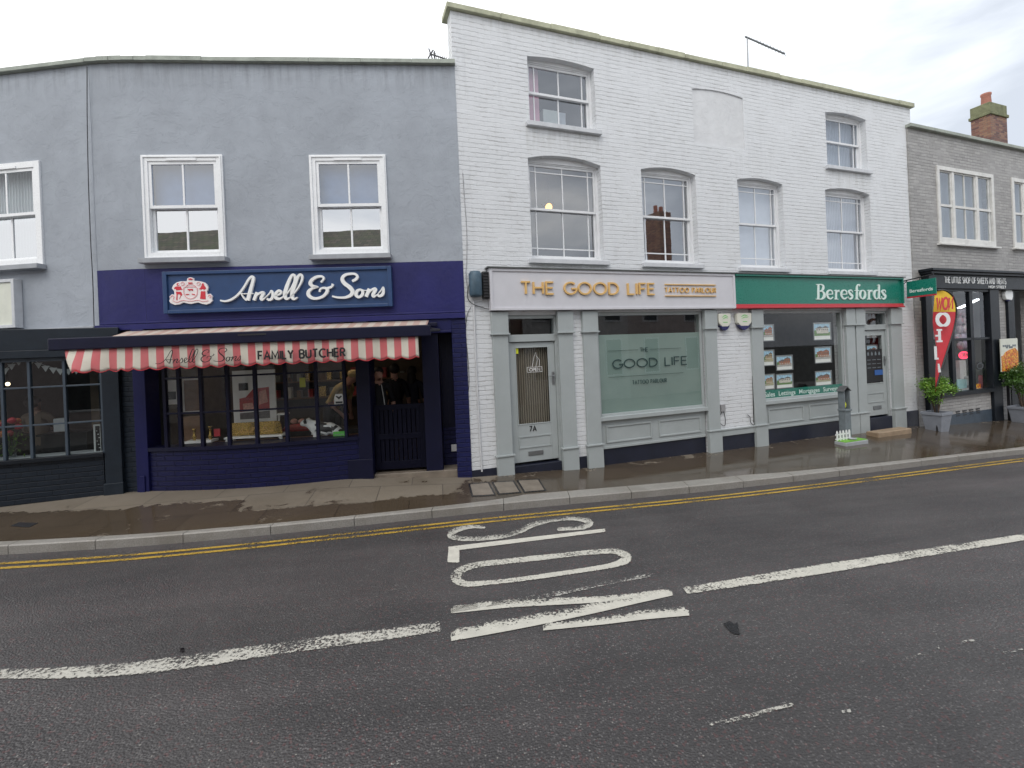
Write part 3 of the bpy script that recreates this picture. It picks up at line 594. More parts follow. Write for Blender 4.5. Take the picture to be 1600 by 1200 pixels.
def glazed_door(T, u0, u1, z0, z1, y, mat, g, gr, panel, lbox, handle=None, gmat='glass_shop'):
    gx0, gx1, gz0, gz1 = gr; d = MB()
    d.box(u0, gx0, y, y+.045, z0, z1); d.box(gx1, u1, y, y+.045, z0, z1); d.box(gx0, gx1, y, y+.045, gz1, z1); d.box(gx0, gx1, y, y+.045, z0, gz0)
    d.frame(gx0-.002, gx1+.002, y-.008, y+.01, gz0-.002, gz1+.002, .018)
    D = T.part('door', d, mat, bevel=.003)
    gmat = 'glass_clear'; p = MB(); p.face([(gx0, y+.022, gz0), (gx1, y+.022, gz0), (gx1, y+.022, gz1), (gx0, y+.022, gz1)]); T.part('pane', p, gmat, D)
    T.part('panel_moulding', MB().frame(*panel[:2], y-.012, y+.002, *panel[2:], .018), mat, D)
    T.part('letter_box', BX(lbox[0], lbox[1], y-.014, y+.002, lbox[2], lbox[3]), 'steel', D, bevel=.003)
    if handle:
        h = BX(handle[0]-.022, handle[0]+.022, y-.01, y+.002, handle[1]-.11, handle[1]+.11); h.tube([(handle[0], y-.05, handle[1]+.04), (handle[0]-.09, y-.05, handle[1]+.04)], .009); h.tube([(handle[0], y, handle[1]+.04), (handle[0], y-.05, handle[1]+.04)], .009); T.part('handle', h, 'steel', D)
    return D
def U2(F, x0, y0, x1, y1, n=0):   # a pixel rectangle read onto a facade plane
    xc, yc = (x0+x1)/2, (y0+y1)/2
    return F.at(x0, yc, n)[0], F.at(x1, yc, n)[0], F.at(xc, y1, n)[1], F.at(xc, y0, n)[1]
def pane(x0, x1, z0, z1, y, m=None):
    p = MB(); p.face([(x0, y, z0), (x1, y, z0), (x1, y, z1), (x0, y, z1)], m); return p

# ================================================================== WHITE BRICK BUILDING
T = WB = Thing('brick_building', 'white painted brick building of three storeys with six sash windows above two grey shopfronts', 'building', FW, (5.6, 0, -2.05))
ops = [(1.285, 2.56, 3.88, 5.0, .05), (1.22, 2.61, 1.58, 3.29, .09), (3.46, 4.70, 1.57, 3.31, .08), (5.74, 6.96, 1.54, 3.32, .07), (8.21, 9.64, 1.52, 3.31, .08), (8.32, 9.62, 3.83, 5.02, .05)]
holes = [arch(*q) for q in ops]
GLD = (.70, 1.64, -2.6, .66); GLW = (2.37, 4.74, -2.6, .69); BRW = (6.18, 8.62, -2.6, .69); BRD = (9.20, 10.11, -2.6, .66)
wall = holed(rect(0, 11.2, -2.7, 5.5), holes+[arch(4.71, 5.98, 3.93, 4.98, .05)]+[rect(a, b2, -2.65, d) for a, b2, c, d in (GLD, GLW, BRW, BRD)], 0, .24)
wall.box(0, .24, .24, 9, 2, 4.3); wall.box(10.96, 11.2, .24, 9, -2.7, 4.3)
T.part('wall', wall, 'white_brick')
T.part('blind_panel', holed(arch(4.70, 5.99, 3.92, 4.99, .05), [], .022, .10), 'panel_plaster')
for u, z in ((3.05, 2.55), (2.4, 4.35)): pass
cp = MB(); x = -.07; k = 0
while x < 11.22:
    x1 = min(11.28, x+random.choice((.62, .9, .9, .95))); cp.box(x, x1-.006, -.065+.004*(k % 2), .34, 5.505, 5.588+.008*(k % 3)); x = x1; k += 1
T.part('coping', cp, 'coping_moss', bevel=.008)
T.part('roof', BX(.24, 10.96, .24, 9, 5.26, 5.30), 'lead'); T.part('back_wall', BX(0, 11.2, 9, 9.2, -2.7, 4.3), 'white_brick')
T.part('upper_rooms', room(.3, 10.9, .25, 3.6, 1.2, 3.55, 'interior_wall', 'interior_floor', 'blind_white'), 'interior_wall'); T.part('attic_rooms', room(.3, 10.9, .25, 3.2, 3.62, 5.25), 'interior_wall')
mg = dict(bars=(.11, .5, .89), bw=.02, fr=.055, st=.035, rail=.04, deep=.035)
for i, (u0, u1, z0, zs, r_) in enumerate(ops):
    up = i in (0, 5); kw = dict(mg)
    if not up: kw.update(tm=.17, bm=.20)
    gls = ('glass_bright',)*2 if i in (2, 3, 4) else ('glass_upper', 'glass_upper')
    Wn = sash_window(T, u0-.01, u1+.01, z0+.02, zs+.02, .13, gu=gls[0], gl=gls[1], meet=.52, sill=None, **kw)
    hd = MB().prism([(u0-.02, zs-.015), (u1+.02, zs-.015)]+[(u1+.02+(u0-u1-.04)*q/10, zs+.01+(r_+.01)*(1-(2*q/10-1)**2)) for q in range(11)], .115, .20); T.part('window_head', hd, 'white_wood', Wn)
    T.part('sill', BX(u0-.07, u1+.07, -.075, .14, z0-.065, z0+.012), 'sill_white', Wn, bevel=.006)
    if i == 3: T.part('blind', pane(u0, u1, z0, zs, .27), 'blind_white', Wn)
    if i in (4, 5): T.part('curtain', pane(u0, u1, z0, zs, .29), 'curtain', Wn)
    if i == 0: T.part('curtain', pane(u0, u0+.32, z0, zs, .30), 'pink', Wn, label='pink curtain at one side')
    if i == 2: T.part('curtain', pane(u0, u0+.2, z0, zs, .30), 'curtain', Wn)
# plinth and dado between the shopfronts
for a, b2, z in ((.0, .44, -1.80), (1.90, 2.09, -1.80), (5.02, 5.90, -1.76), (10.5, 11.2, -1.72)): T.part('plinth', BX(a, b2, -.012, .01, -2.6, z), 'plinth_black')
T.part('dado_rail', BX(5.0, 5.9, -.035, .0, -1.755, -1.62).box(5.0, 5.9, -.05, -.03, -1.645, -1.615), 'sage', bevel=.004)
for a, b2 in ((.44, .725), (1.61, 1.905), (2.085, 2.385), (4.715, 5.02), (5.89, 6.20), (8.60, 8.895), (8.915, 9.215), (10.085, 10.48)):
    p = BX(a+.012, b2-.012, -.055, .0, -2.6, .70); p.box(a, b2, -.075, .0, -2.6, -1.63); p.box(a, b2, -.075, 0, .36, .705)
    for z in (-1.63, .335): p.box(a-.018, b2+.018, -.095, 0, z, z+.025)
    T.part('pilaster', p, 'sage', bevel=.004)
# tattoo parlour door
def doorcase(d, glz, tz, side):
    a, b2, _, top = d; f = MB(); f.box(a, a+.06, .04, .16, -2.6, top); f.box(b2-.05, b2, .04, .16, -2.6, top); f.box(a+.06, b2-.05, .04, .16, tz[1], top); f.box(a+.06, b2-.05, .03, .16, tz[0]-.12, tz[0]); T.part('door_frame', f, 'sage', bevel=.004)
    T.part('fanlight', pane(a+.06, b2-.05, tz[0], tz[1], .10), 'glass_dim')
doorcase(GLD, None, (.335, .60), 0)
g0, g1, gz0, gz1 = U2(FW, 803, 538, 861, 667, -.07)
pm = U2(FW, 813.5, 681, 862.5, 697, -.07); lb = U2(FW, 828.5, 705.5, 851.6, 712.5, -.07)
D = glazed_door(T, .765, 1.585, -1.79, .205, .07, 'sage', None, (.865, 1.475, -1.17, .13), (.87, 1.46, -1.56, -1.36), (1.03, 1.30, -1.69, -1.62), (1.545, -.42))
T.part('house_number', stroke_text(MB(), '7A', 1.07, 1.19, -1.285, -1.205, .014, .062, .069, gap=.25), 'black', D)
T.part('sticker', pane(.868, .935, .02, .115, .088), 'paper_yellow', D)
sg = MB()
for l in ([(1.08, -.30), (1.35, -.30), (1.35, -.215), (1.08, -.215), (1.08, -.30)], [(1.17, -.215), (1.21, -.05), (1.25, .03), (1.27, -.1), (1.24, -.215)], [(1.25, -.02), (1.31, -.1), (1.30, -.215)]): sg.ribbon([(a, b2, .006) for a, b2 in l], .084, .087, smooth=False)
stroke_text(sg, 'OPEN', 1.12, 1.31, -.282, -.235, .009, .084, .087); T.part('open_lettering', sg, 'window_white_line', D)
T.part('door_step', BX(.74, 1.61, .0, .3, -2.6, -1.83), 'plinth_black', bevel=.01)
T.part('inside_blind', pane(.84, 1.5, -1.25, .2, .16), 'slat_blind', D)
# tattoo parlour window
f = MB().frame(2.385, 4.715, .02, .12, -1.20, .69, .05, tb=.09, tt=.06); f.box(2.36, 4.74, -.05, .05, -1.225, -1.155); Wn = T.part('shop_window', f, 'sage', bevel=.004)
T.part('pane', pane(2.43, 4.67, -1.13, .63, .045), 'glass_shop', Wn); 
T.part('frosted_film', pane(2.43, 4.67, -1.13, .29, .056), 'frosted_film', Wn)
ft = MB(); q = U2(FW, 958, 573, 1073.5, 589, -.04); stroke_text(ft, 'GOOD LIFE', q[0], q[1], -.315, -.165, .020, .034, .038, gap=.22)
stroke_text(ft, 'THE', 3.30, 3.47, -.035, .035, .009, .034, .038); stroke_text(ft, 'TATTOO PARLOUR', 3.11, 3.86, -.625, -.555, .008, .034, .038, gap=.3)
for a, b2, z in ((2.62, 3.26, .0), (3.51, 4.22, .0), (2.62, 4.25, -.47)): ft.box(a, b2, .035, .038, z-.003, z+.003)
T.part('window_lettering', ft, 'frost_text', Wn)
def riser(a, b2, zt, zb):
    p = BX(a, b2, .03, .20, zb, zt); m_ = (a+b2)/2
    for x0, x1 in ((a+.12, m_-.08), (m_+.08, b2-.12)): p.frame(x0, x1, .012, .04, zb+.10, zt-.10, .028)
    p.box(a, b2, .015, .03, zb, zb+.04); T.part('stall_riser', p, 'sage', bevel=.004); T.part('riser_base', BX(a, b2, .045, .22, -2.6, zb+.001), 'plinth_black')
riser(2.385, 4.715, -1.225, -1.73); riser(6.20, 8.60, -1.225, -1.74)
T.part('shop_interior', room(1.95, 5.85, .25, 3.2, -2.2, .9, 'interior_wall', 'interior_floor', 'blind_white'), 'interior_wall')
# estate agent window
f = MB().frame(6.20, 8.60, .02, .12, -1.20, .69, .05, tb=.09, tt=.06); f.box(6.19, 8.60, -.05, .05, -1.225, -1.155); Wn = T.part('shop_window', f, 'sage', bevel=.004)
T.part('pane', pane(6.25, 8.55, -1.13, .63, .045), 'glass_clear', Wn)
T.part('window_banner', pane(6.25, 8.55, -1.13, -.945, .056), 'green_sign', Wn)
bl = MB()
for s_, (x0, x1, y0, y1) in zip(('Sales', 'Lettings', 'Mortgages', 'Surveys'), ((135, 223, 728, 768), (256, 398, 718, 760), (430, 605, 703, 748), (636, 760, 690, 728))):
    a = FW.at(1170+x0/5.454, 480+(y0+y1)/2/5.454, -.05)[0]; b2 = FW.at(1170+x1/5.454, 480+(y0+y1)/2/5.454, -.05)[0]
    dz = .024 if 'g' in s_ or 'y' in s_ else 0; bl = MB(); font_text(bl, s_, max(a, 6.26), b2, -1.085-dz, -.985, .0515, bold=.012); T.part('banner_lettering', bl, 'mint_white', Wn)
T.part('shop_interior', room(5.95, 10.9, .25, 3.6, -2.2, .9, 'interior_dark', 'interior_wood', 'interior_wall'), 'interior_dark')
doorcase(BRD, None, (.345, .60), 0)
D = glazed_door(T, 9.265, 10.055, -1.74, .215, .07, 'sage', None, (9.36, 9.965, -1.01, .11), (9.38, 9.95, -1.44, -1.22), (9.56, 9.83, -1.60, -1.52), (10.01, -.5))
T.part('opening_hours_panel', pane(9.38, 9.95, -.98, -.22, .075), 'black', D); 
hp = MB()
for i in range(4): hp.prism([(9.44+i*.125, -.36), (9.50+i*.125, -.36), (9.50+i*.125, -.31), (9.47+i*.125, -.27), (9.44+i*.125, -.31)], .068, .072)
for i in range(3):
    for j_ in range(3): hp.box(9.43+j_*.17, 9.43+j_*.17+.12, .07, .072, -.47-i*.09, -.455-i*.09)
T.part('panel_symbols', hp, 'post_grey', D); T.part('blue_label', pane(9.66, 9.94, -.82, -.70, .066), 'navy_blue_label', D)
T.part('door_step', BX(9.24, 10.1, .0, .3, -2.6, -1.78), 'plinth_black', bevel=.01)
# property cards, hung in clear frames behind the glass
CR = [(118, 145, 215, 290), (122, 362, 218, 500), (128, 568, 222, 702), (232, 408, 375, 538), (232, 565, 378, 692), (550, 130, 700, 280), (560, 335, 705, 476), (565, 540, 708, 668), (1003, 185, 1095, 262), (1003, 320, 1097, 430)]
CL = ['property card of a red brick house, top of the left column', 'property card of a low tan house, middle of the left column', 'property card with a pale lawn, bottom of the left column', 'property card of an orange brick house under deep blue sky, upper of the middle pair', 'property card of a pale stone house with arches, lower of the middle pair', 'property card of a tall grey gabled house, top of the right column', 'property card of a red roofed house with grey drive, middle of the right column', 'property card of a long brick building, bottom of the right column', 'property card at the top of the glass in the estate agent door', 'property card in the estate agent door above the dark hours panel']
HS = [('house_brick', 'roof_red', 'drive'), ('house_tan', 'roof_dark', 'lawn_pale'), ('house_tan', 'roof_red', 'lawn_pale'), ('house_brick', 'roof_dark', 'drive'), ('house_white', 'roof_dark', 'lawn'), ('house_white', 'roof_dark', 'lawn'), ('house_brick', 'roof_red', 'drive'), ('house_brick', 'roof_dark', 'lawn_pale'), ('house_tan', 'roof_red', 'lawn'), ('house_brick', 'roof_dark', 'drive')]
for i, (c, lab, hs) in enumerate(zip(CR, CL, HS)):
    q = [1170+c[0]/5.454, 480+c[1]/5.454, 1170+c[2]/5.454, 480+c[3]/5.454]; yy = .085 if i < 8 else .125
    a, b2, z0, z1 = U2(FW, *q, -yy); a = max(a, 6.27) if i < 8 else max(a, 9.37)
    t = Thing('property_card', lab, 'property card', FW, ((a+b2)/2, yy, z0), 'property cards in the estate agent windows')
    t.part('card_frame', MB().frame(a, b2, yy-.006, yy+.012, z0, z1, .018), 'steel')
    x0, x1, q0, q1 = a+.03, b2-.03, z0+.03, z1-.03; w_, h_ = x1-x0, q1-q0; m = MB(); pic0 = q0+.2*h_
    m.face([(a+.014, yy+.008, z0+.014), (b2-.014, yy+.008, z0+.014), (b2-.014, yy+.008, z1-.014), (a+.014, yy+.008, z1-.014)], 'paper')
    def R_(p, k, mt): m.face([(x0+u*w_, yy+.008-k*.0012, pic0+v*(q1-pic0)) for u, v in p], 'pic_'+mt)
    R_([(0, 0), (1, 0), (1, 1), (0, 1)], 1, 'sky_blue'); R_([(0, 0), (1, 0), (1, .3), (0, .26)], 2, hs[2])
    for (u, wd, h, kk) in ((.08+.05*random.random(), .5, .34+.1*random.random(), 3), (.5, .42, .42+.15*random.random(), 4)):
        R_([(u, .2), (u+wd, .2), (u+wd, .2+h), (u, .2+h)], kk, hs[0]); R_([(u-.03, .2+h), (u+wd+.03, .2+h), (u+wd*.55, .38+h)], kk+.3, hs[1])
        for n_ in range(3):
            for r_ in range(2): x_ = u+wd*(.12+.3*n_); z_ = .25+h*.5*r_; R_([(x_, z_), (x_+.07, z_), (x_+.07, z_+.1), (x_, z_+.1)], kk+.6, 'roof_dark' if r_ else 'house_white')
    R_([(0, .2), (.16, .2), (.1, .5), (0, .45)], 6, 'lawn')
    t.part('card', m, 'paper')
# fascia signs
sg = Thing('shop_sign', 'long pale lilac white fascia sign with gold letters THE GOOD LIFE', 'shop sign', FW, (2.93, 0, .70))
f = BX(.42, 5.44, -.115, -.002, .725, 1.40); f.frame(.42, 5.44, -.135, -.11, .725, 1.40, .045); sg.part('board', f, 'fascia_white', bevel=.004)
sg.part('lead_flashing', BX(.38, 5.44, -.16, .0, 1.402, 1.425), 'lead', bevel=.004)
a, zt = FW.at(812.5, 450, .15); b2, _ = FW.at(1024.5, 453, .15); za = FW.at(812.5, 461, .15)[1]; zb = FW.at(812.5, 438, .15)[1]
tx = stroke_text(MB(), 'THE GOOD LIFE', a+.03, b2-.02, za+.022, zb-.022, .028, -.15, -.115, gap=.24)
sg.part('lettering', tx, 'gold')
a, z0 = FW.at(1040, 459, .14); b2, _ = FW.at(1119, 453, .14); z1 = FW.at(1040, 447.5, .14)[1]
tx = stroke_text(MB(), 'TATTOO PARLOUR', a, b2, z0+.03, z1-.022, .013, -.14, -.115, gap=.3); tx.box(a, b2, -.14, -.115, z1+.03, z1+.046); tx.box(a, b2, -.14, -.115, z0-.045, z0-.029)
sg.part('small_lettering', tx, 'gold')
sg = Thing('shop_sign', 'long green fascia sign with white serif lettering Beresfords over a red strip', 'shop sign', FW, (7.95, 0, .70))
f = BX(5.446, 10.45, -.10, -.002, .81, 1.40); f.box(5.446, 10.45, -.15, -.002, 1.36, 1.40); f.box(10.42, 10.45, -.15, 0, .81, 1.36); sg.part('board', f, 'green_sign', bevel=.004)
sg.part('red_strip', BX(5.446, 10.46, -.125, -.002, .72, .808).box(5.446, 10.46, -.15, 0, .722, .755), 'red_sign', bevel=.006)
sg.part('lead_flashing', BX(5.446, 10.5, -.17, .0, 1.402, 1.425), 'lead', bevel=.004)
def tracer(F, n, ox, oy, k):
    def f(pts, dx=0, dy=0, ws=1):
        o_ = []
        for x, y_, w_ in pts:
            px, py = ox+(x+dx)/k, oy+(y_+dy)/k; u, z = F.at(px, py, n); u2, z2 = F.at(px+1, py, n); o_.append((u, z, w_*ws/k*(((u2-u)+abs(F.at(px, py+1, n)[1]-z))/2)))
        return o_
    return f
tr = tracer(FW, .11, 1240, 420, 8.889); L_ = MB(); yy = [-.112]
def ST(pts, dx=0, closed=False, sm=True, dy=0): yy[0] -= .0003; L_.ribbon(tr(pts, dx, dy, 1.12), yy[0], -.09, closed=closed, smooth=sm)
ST([(345, 218, 28), (345, 420, 28)], sm=False); ST([(314, 217, 8), (350, 217, 8)], sm=False); ST([(312, 421, 8), (370, 421, 8)], sm=False)
ST([(345, 217, 8), (385, 219, 12), (412, 240, 26), (412, 275, 28), (388, 304, 14), (350, 308, 8)]); ST([(350, 311, 8), (395, 315, 14), (425, 345, 30), (425, 385, 32), (395, 417, 14), (345, 421, 8)])
for dx, dy in ((0, 0), (197, 0)): ST([(470, 354, 8), (548, 351, 8)], dx, sm=False, dy=dy); ST([(543, 352, 9), (535, 315, 16), (507, 296, 12), (475, 315, 22), (466, 360, 27), (483, 402, 23), (515, 416, 14), (548, 394, 8)], dx, dy=dy)
for dx in (0, 457): ST([(590, 302, 24), (590, 420, 24)], dx, sm=False); ST([(564, 421, 8), (620, 421, 8)], dx, sm=False); ST([(563, 304, 8), (592, 296, 10)], dx, sm=False); ST([(598, 332, 8), (612, 304, 11), (634, 310, 26)], dx)
for dx, dy in ((0, 0), (461, 0)): ST([(818, 328, 8), (806, 301, 11), (785, 297, 13), (768, 320, 22), (785, 350, 28), (812, 376, 28), (805, 408, 18), (782, 420, 11), (765, 408, 9), (760, 383, 7)], dx, dy=dy)
ST([(877, 262, 24), (877, 420, 24)], sm=False); ST([(877, 265, 22), (884, 234, 16), (905, 219, 11), (920, 236, 22)]); ST([(846, 303, 8), (908, 302, 8)], sm=False); ST([(850, 421, 8), (908, 421, 8)], sm=False)
ST([(957, 298, 9), (984, 320, 22), (993, 358, 27), (984, 397, 22), (957, 419, 9), (930, 397, 22), (921, 358, 27), (930, 320, 22)], closed=True)
ST([(1172, 312, 8), (1150, 297, 10), (1126, 318, 24), (1117, 360, 28), (1128, 402, 22), (1150, 418, 10), (1175, 404, 8)]); ST([(1184, 226, 24), (1184, 416, 24)], sm=False); ST([(1160, 230, 8), (1188, 224, 10)], sm=False); ST([(1184, 417, 8), (1210, 415, 8)], sm=False)
sg.part('lettering', L_, 'mint_white', fix=True)

# ================================================================== BUTCHER BUILDING
T = BB = Thing('butcher_building', 'blue grey rendered two storey building with a navy butcher shopfront below', 'building', FB, (-2.7, 0, -1.8))
w1 = (-4.735, -3.57, 1.665, 3.225); w2 = (-2.30, -1.142, 1.655, 3.21)
def bf(u): t = max(0, (-4.76-u)/.70); return .05*t**1.7
def bend(m): m.v = [(x, y+bf(x), z) for x, y, z in m.v]; return m
BS = [-4.76, -4.9, -5.04, -5.18, -5.32, -5.46]
ws_ = MB(); ws_.grid([[(u, bf(u), 1.53), (u, bf(u), 4.62)] for u in BS[::-1]], smooth=True); T.part('wall_end', ws_, 'render_grey')
T.part('wall', holed(rect(-4.76, -.012, 1.53, 4.62), [rect(a+.02, b2-.02, c+.02, d-.02) for a, b2, c, d in (w1, w2)], 0, .25), 'render_grey')
T.part('fascia_band', BX(-4.76, -.012, -.004, .25, .70, 1.528).box(-5.46, -.012, -.05, .2, .62, .70).box(-5.40, -.02, -.022, 0, .71, .735), 'navy_purple', bevel=.004)
ws_ = MB(); ws_.grid([[(u, bf(u)-.004, .70), (u, bf(u)-.004, 1.528), (u, bf(u)+.01, 1.53)] for u in BS[::-1]], smooth=False); T.part('fascia_end', ws_, 'navy_purple')
cp = MB(); x = -5.47; k = 0
while x < -.01: x1 = min(-.0, x+(.18 if x < -4.7 else .78)); cp.box(x, x1-.004, -.07-.004*(k % 2), .35, 4.622, 4.68+.004*(k % 3)); x = x1; k += 1
T.part('coping', bend(cp), 'coping_green')
T.part('roof', BX(-5.46, -.02, .35, 8, 4.50, 4.56), 'lead'); T.part('back_wall', BX(-5.46, -.02, 8, 8.2, -2.5, 4.5), 'render_grey')
for a, b2, c, d in (w1, w2):
    Wn = sash_window(T, a, b2, c, d, -.03, 'upvc', fr=.095, bars=(.5,), meet=.50, gu='glass_sky', gl='glass_coated', sill=(.03, .14, .075, 'sill_grey'), vent=True, deep=.055, bw=.026)
    T.part('frame_bead', MB().frame(a+.02, b2-.02, -.045, -.02, c+.01, d-.02, .02), 'upvc', Wn)
    T.part('blind', pane(a+.1, b2-.1, (c+d)/2, d, .12), 'room_blue', Wn)
T.part('upper_rooms', room(-5.4, -.1, .26, 3.5, .9, 4.4, 'interior_dark'), 'interior_dark')
# shop opening
def bowN(u): t = (u+3.25)/1.55; return .03+.19*max(0, 1-t*t)
us = frange(-4.78, -1.72, .17)
m = MB(); zt = -1.20
m.grid([[(u, -bowN(u)-.0, -2.4), (u, -bowN(u), zt)] for u in us], smooth=True); m.grid([[(u, -bowN(u), zt), (u, .15, zt)] for u in us])
T.part('stall_riser', m, 'navy_brick_shaded')
m = MB(); m.grid([[(u, -bowN(u)-.035, zt+.002), (u, -bowN(u)-.035, zt+.055), (u, .12, zt+.06)] for u in us], smooth=False); m.grid([[(u, .12, zt), (u, -bowN(u)-.035, zt+.002)] for u in us]); T.part('shop_sill', m, 'navy_dark')
mull = [FB.at(x, 645, .15)[0] for x in (256, 281, 318, 361, 404, 450, 496, 538)]
tz = (-.125, -.645); fr_ = MB(); gp = MB()
for i, u in enumerate(mull): n = bowN(u); fr_.box(u-.022, u+.022, -n-.03, -n+.03, zt+.05, .42)
for a, b2 in zip(mull, mull[1:]):
    for z in tz:
        na, nb = bowN(a), bowN(b2)
        for y_ in (-.022,):
            fr_.face([(a, -na+y_, z-.013), (b2, -nb+y_, z-.013), (b2, -nb+y_, z+.013), (a, -na+y_, z+.013)]); fr_.face([(a, -na+y_, z+.013), (b2, -nb+y_, z+.013), (b2, -nb, z+.013), (a, -na, z+.013)]); fr_.face([(b2, -nb+y_, z-.013), (a, -na+y_, z-.013), (a, -na, z-.013), (b2, -nb, z-.013)])
    gp.face([(a, -bowN(a)-.002, zt+.05), (b2, -bowN(b2)-.002, zt+.05), (b2, -bowN(b2)-.002, .42), (a, -bowN(a)-.002, .42)])
Wn = T.part('shop_window', fr_, 'navy_dark'); T.part('pane', gp, 'glass_clear', Wn)
T.part('window_head', BX(-4.8, -1.7, -.26, .2, .42, .50), 'navy_dark')
p1 = FB.at(210, 650, .06)[0]; p2 = FB.at(249, 650, .06)[0]; T.part('pilaster', BX(p1, -4.78, -.07, .25, -2.4, .62).box(p1+.05, -4.83, -.09, 0, -2.4, -1.55), 'navy', bevel=.006)
q1 = FB.at(541, 650, .05)[0]; q2 = FB.at(580, 650, .05)[0]; T.part('pilaster', BX(-1.73, q2, -.06, .35, -2.4, .62).box(q1, q2+.005, -.085, 0, -2.4, -1.50), 'navy_dark', bevel=.006)
T.part('corner_pier', BX(-5.46, p1-.01, -.02, .25, -2.4, .62), 'slate_brick')
d1 = FB.at(664, 650, -.1)[0]; pr0 = FB.at(709, 600, .02)[0]
T.part('brick_pier', BX(pr0, -.012, -.015, .30, -2.6, .66), 'navy_brick', bevel=.006)
T.part('door_lintel', BX(q2, pr0, -.02, .25, .44, .62).box(q2, pr0, -.04, .25, .40, .44), 'navy', bevel=.006)
T.part('door_post', BX(d1, d1+.26, .02, .30, -2.4, .44), 'navy_dark', bevel=.006)
rb = BX(d1+.26, pr0, .38, .45, -1.15, .44); 
for i in range(4): rb.box(d1+.28+i*.1, d1+.37+i*.1, .368, .38, -1.1, .42)
T.part('recess_boarding', rb, 'navy_dark'); T.part('recess_wall', BX(d1+.26, pr0, .35, .46, -2.4, -1.15), 'navy_brick_shaded')
# stable door: boarded lower leaf, open above
gt = MB(); gz0, gz1 = -1.74, -.70
gt.frame(q2+.01, d1-.005, .10, .15, gz0+.02, gz1, .08, tb=.13)
for i in range(9):
    x0 = q2+.09+i*(d1-q2-.17)/9; gt.box(x0+.006, x0+(d1-q2-.17)/9-.006, .112, .14, gz0+.1, gz1-.07)
gt.box(q2+.05, d1-.05, .095, .15, -1.25, -1.16)
T.part('stable_door', gt, 'navy_black', bevel=.004)
T.part('threshold', BX(q2, pr0, .0, .6, -2.3, -1.765), 'cover_stone', bevel=.01)
T.part('wall_plate', BX(*[U2(FB, 705.5, 703, 715, 714, -.35)[i] for i in (0, 1)], .335, .352, -1.545, -1.43), 'conduit', bevel=.008)
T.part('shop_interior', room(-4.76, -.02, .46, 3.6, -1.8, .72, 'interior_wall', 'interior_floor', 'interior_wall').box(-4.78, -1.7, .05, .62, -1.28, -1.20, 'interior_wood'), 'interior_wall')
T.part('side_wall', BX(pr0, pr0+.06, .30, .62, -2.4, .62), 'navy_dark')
# butcher sign
sg = Thing('shop_sign', 'dark blue sign board with white script lettering Ansell & Sons and a red and white crest', 'shop sign', FB, (-2.78, 0, .84))
f = BX(-4.46, -1.12, -.07, -.006, .835, 1.46); f.frame(-4.46, -1.12, -.10, -.065, .835, 1.46, .06, tb=.05, tt=.05); sg.part('board', f, 'sign_blue', bevel=.006)
A = tracer(FB, .10, 240, 410, 8); Bt = tracer(FB, .10, 420, 400, 7.27)
SC = []   # (tracer, points)
SC += [(A, [(835, 475, 20), (900, 485, 24), (980, 460, 26), (1060, 400, 26), (1130, 310, 24), (1185, 220, 26), (1225, 180, 30), (1248, 195, 34), (1236, 260, 38), (1205, 370, 42), (1178, 476, 44)]), (A, [(1075, 389, 13), (1160, 392, 12), (1245, 388, 13)]), (A, [(1098, 394, 12), (1125, 438, 18), (1165, 475, 22)]),
 (A, [(1292, 372, 30), (1276, 420, 36), (1256, 474, 36)]), (A, [(1272, 440, 12), (1315, 392, 22), (1362, 374, 30), (1372, 392, 36), (1345, 445, 36), (1358, 468, 24), (1398, 440, 10)]), (A, [(1398, 440, 10), (1450, 388, 14), (1474, 355, 20), (1492, 400, 30), (1482, 448, 34), (1445, 470, 28), (1420, 452, 24)]),
 (Bt, [(70, 452, 12), (115, 440, 18), (142, 412, 24), (118, 392, 24), (84, 425, 34), (84, 475, 38), (128, 485, 24), (178, 452, 12)]), (Bt, [(178, 455, 12), (235, 395, 14), (284, 310, 20), (300, 245, 26), (284, 213, 26), (254, 235, 30), (218, 315, 38), (188, 410, 42), (186, 463, 38), (208, 488, 26), (248, 468, 12)]), (Bt, [(248, 468, 12), (312, 395, 14), (362, 312, 20), (382, 247, 26), (366, 212, 26), (336, 233, 30), (300, 315, 38), (270, 410, 42), (266, 463, 38), (288, 490, 26), (326, 470, 12)]),
 (Bt, [(592, 300, 18), (625, 258, 22), (605, 233, 24), (545, 238, 30), (492, 272, 36), (473, 313, 40), (500, 342, 34), (555, 352, 18), (500, 366, 26), (457, 400, 36), (452, 442, 40), (490, 475, 36), (550, 482, 30), (618, 458, 30), (660, 412, 34), (664, 378, 34), (628, 362, 24), (587, 376, 20), (578, 408, 20)]), (Bt, [(655, 368, 22), (705, 355, 26), (732, 328, 16), (714, 320, 12)]),
 (Bt, [(722, 458, 20), (790, 472, 22), (870, 471, 28), (932, 445, 38), (952, 405, 44), (922, 358, 46), (860, 310, 44), (835, 262, 38), (862, 220, 32), (925, 203, 26), (985, 207, 26), (1008, 238, 30), (985, 268, 30), (948, 286, 24)]),
 (Bt, [(1062, 385, 12), (1100, 392, 9), (1130, 385, 9)]), (Bt, [(1142, 372, 34), (1126, 415, 38), (1106, 464, 38)]), (Bt, [(1122, 440, 12), (1160, 392, 22), (1203, 372, 30), (1212, 388, 36), (1184, 440, 36), (1196, 462, 24), (1240, 435, 10)]), (Bt, [(1240, 432, 10), (1278, 388, 14), (1300, 357, 18), (1304, 400, 30), (1292, 438, 34), (1258, 455, 28), (1236, 440, 22)])]
OO = (Bt, [(1040, 382, 22), (1068, 405, 32), (1060, 445, 34), (1020, 468, 28), (992, 440, 36), (1005, 400, 34)])
Lm = MB(); yy_ = -.11
for t_, pts in SC: Lm.ribbon(t_(pts), yy_, -.07); yy_ -= .0004
Lm.ribbon(OO[0](OO[1]), yy_, -.07, closed=True)
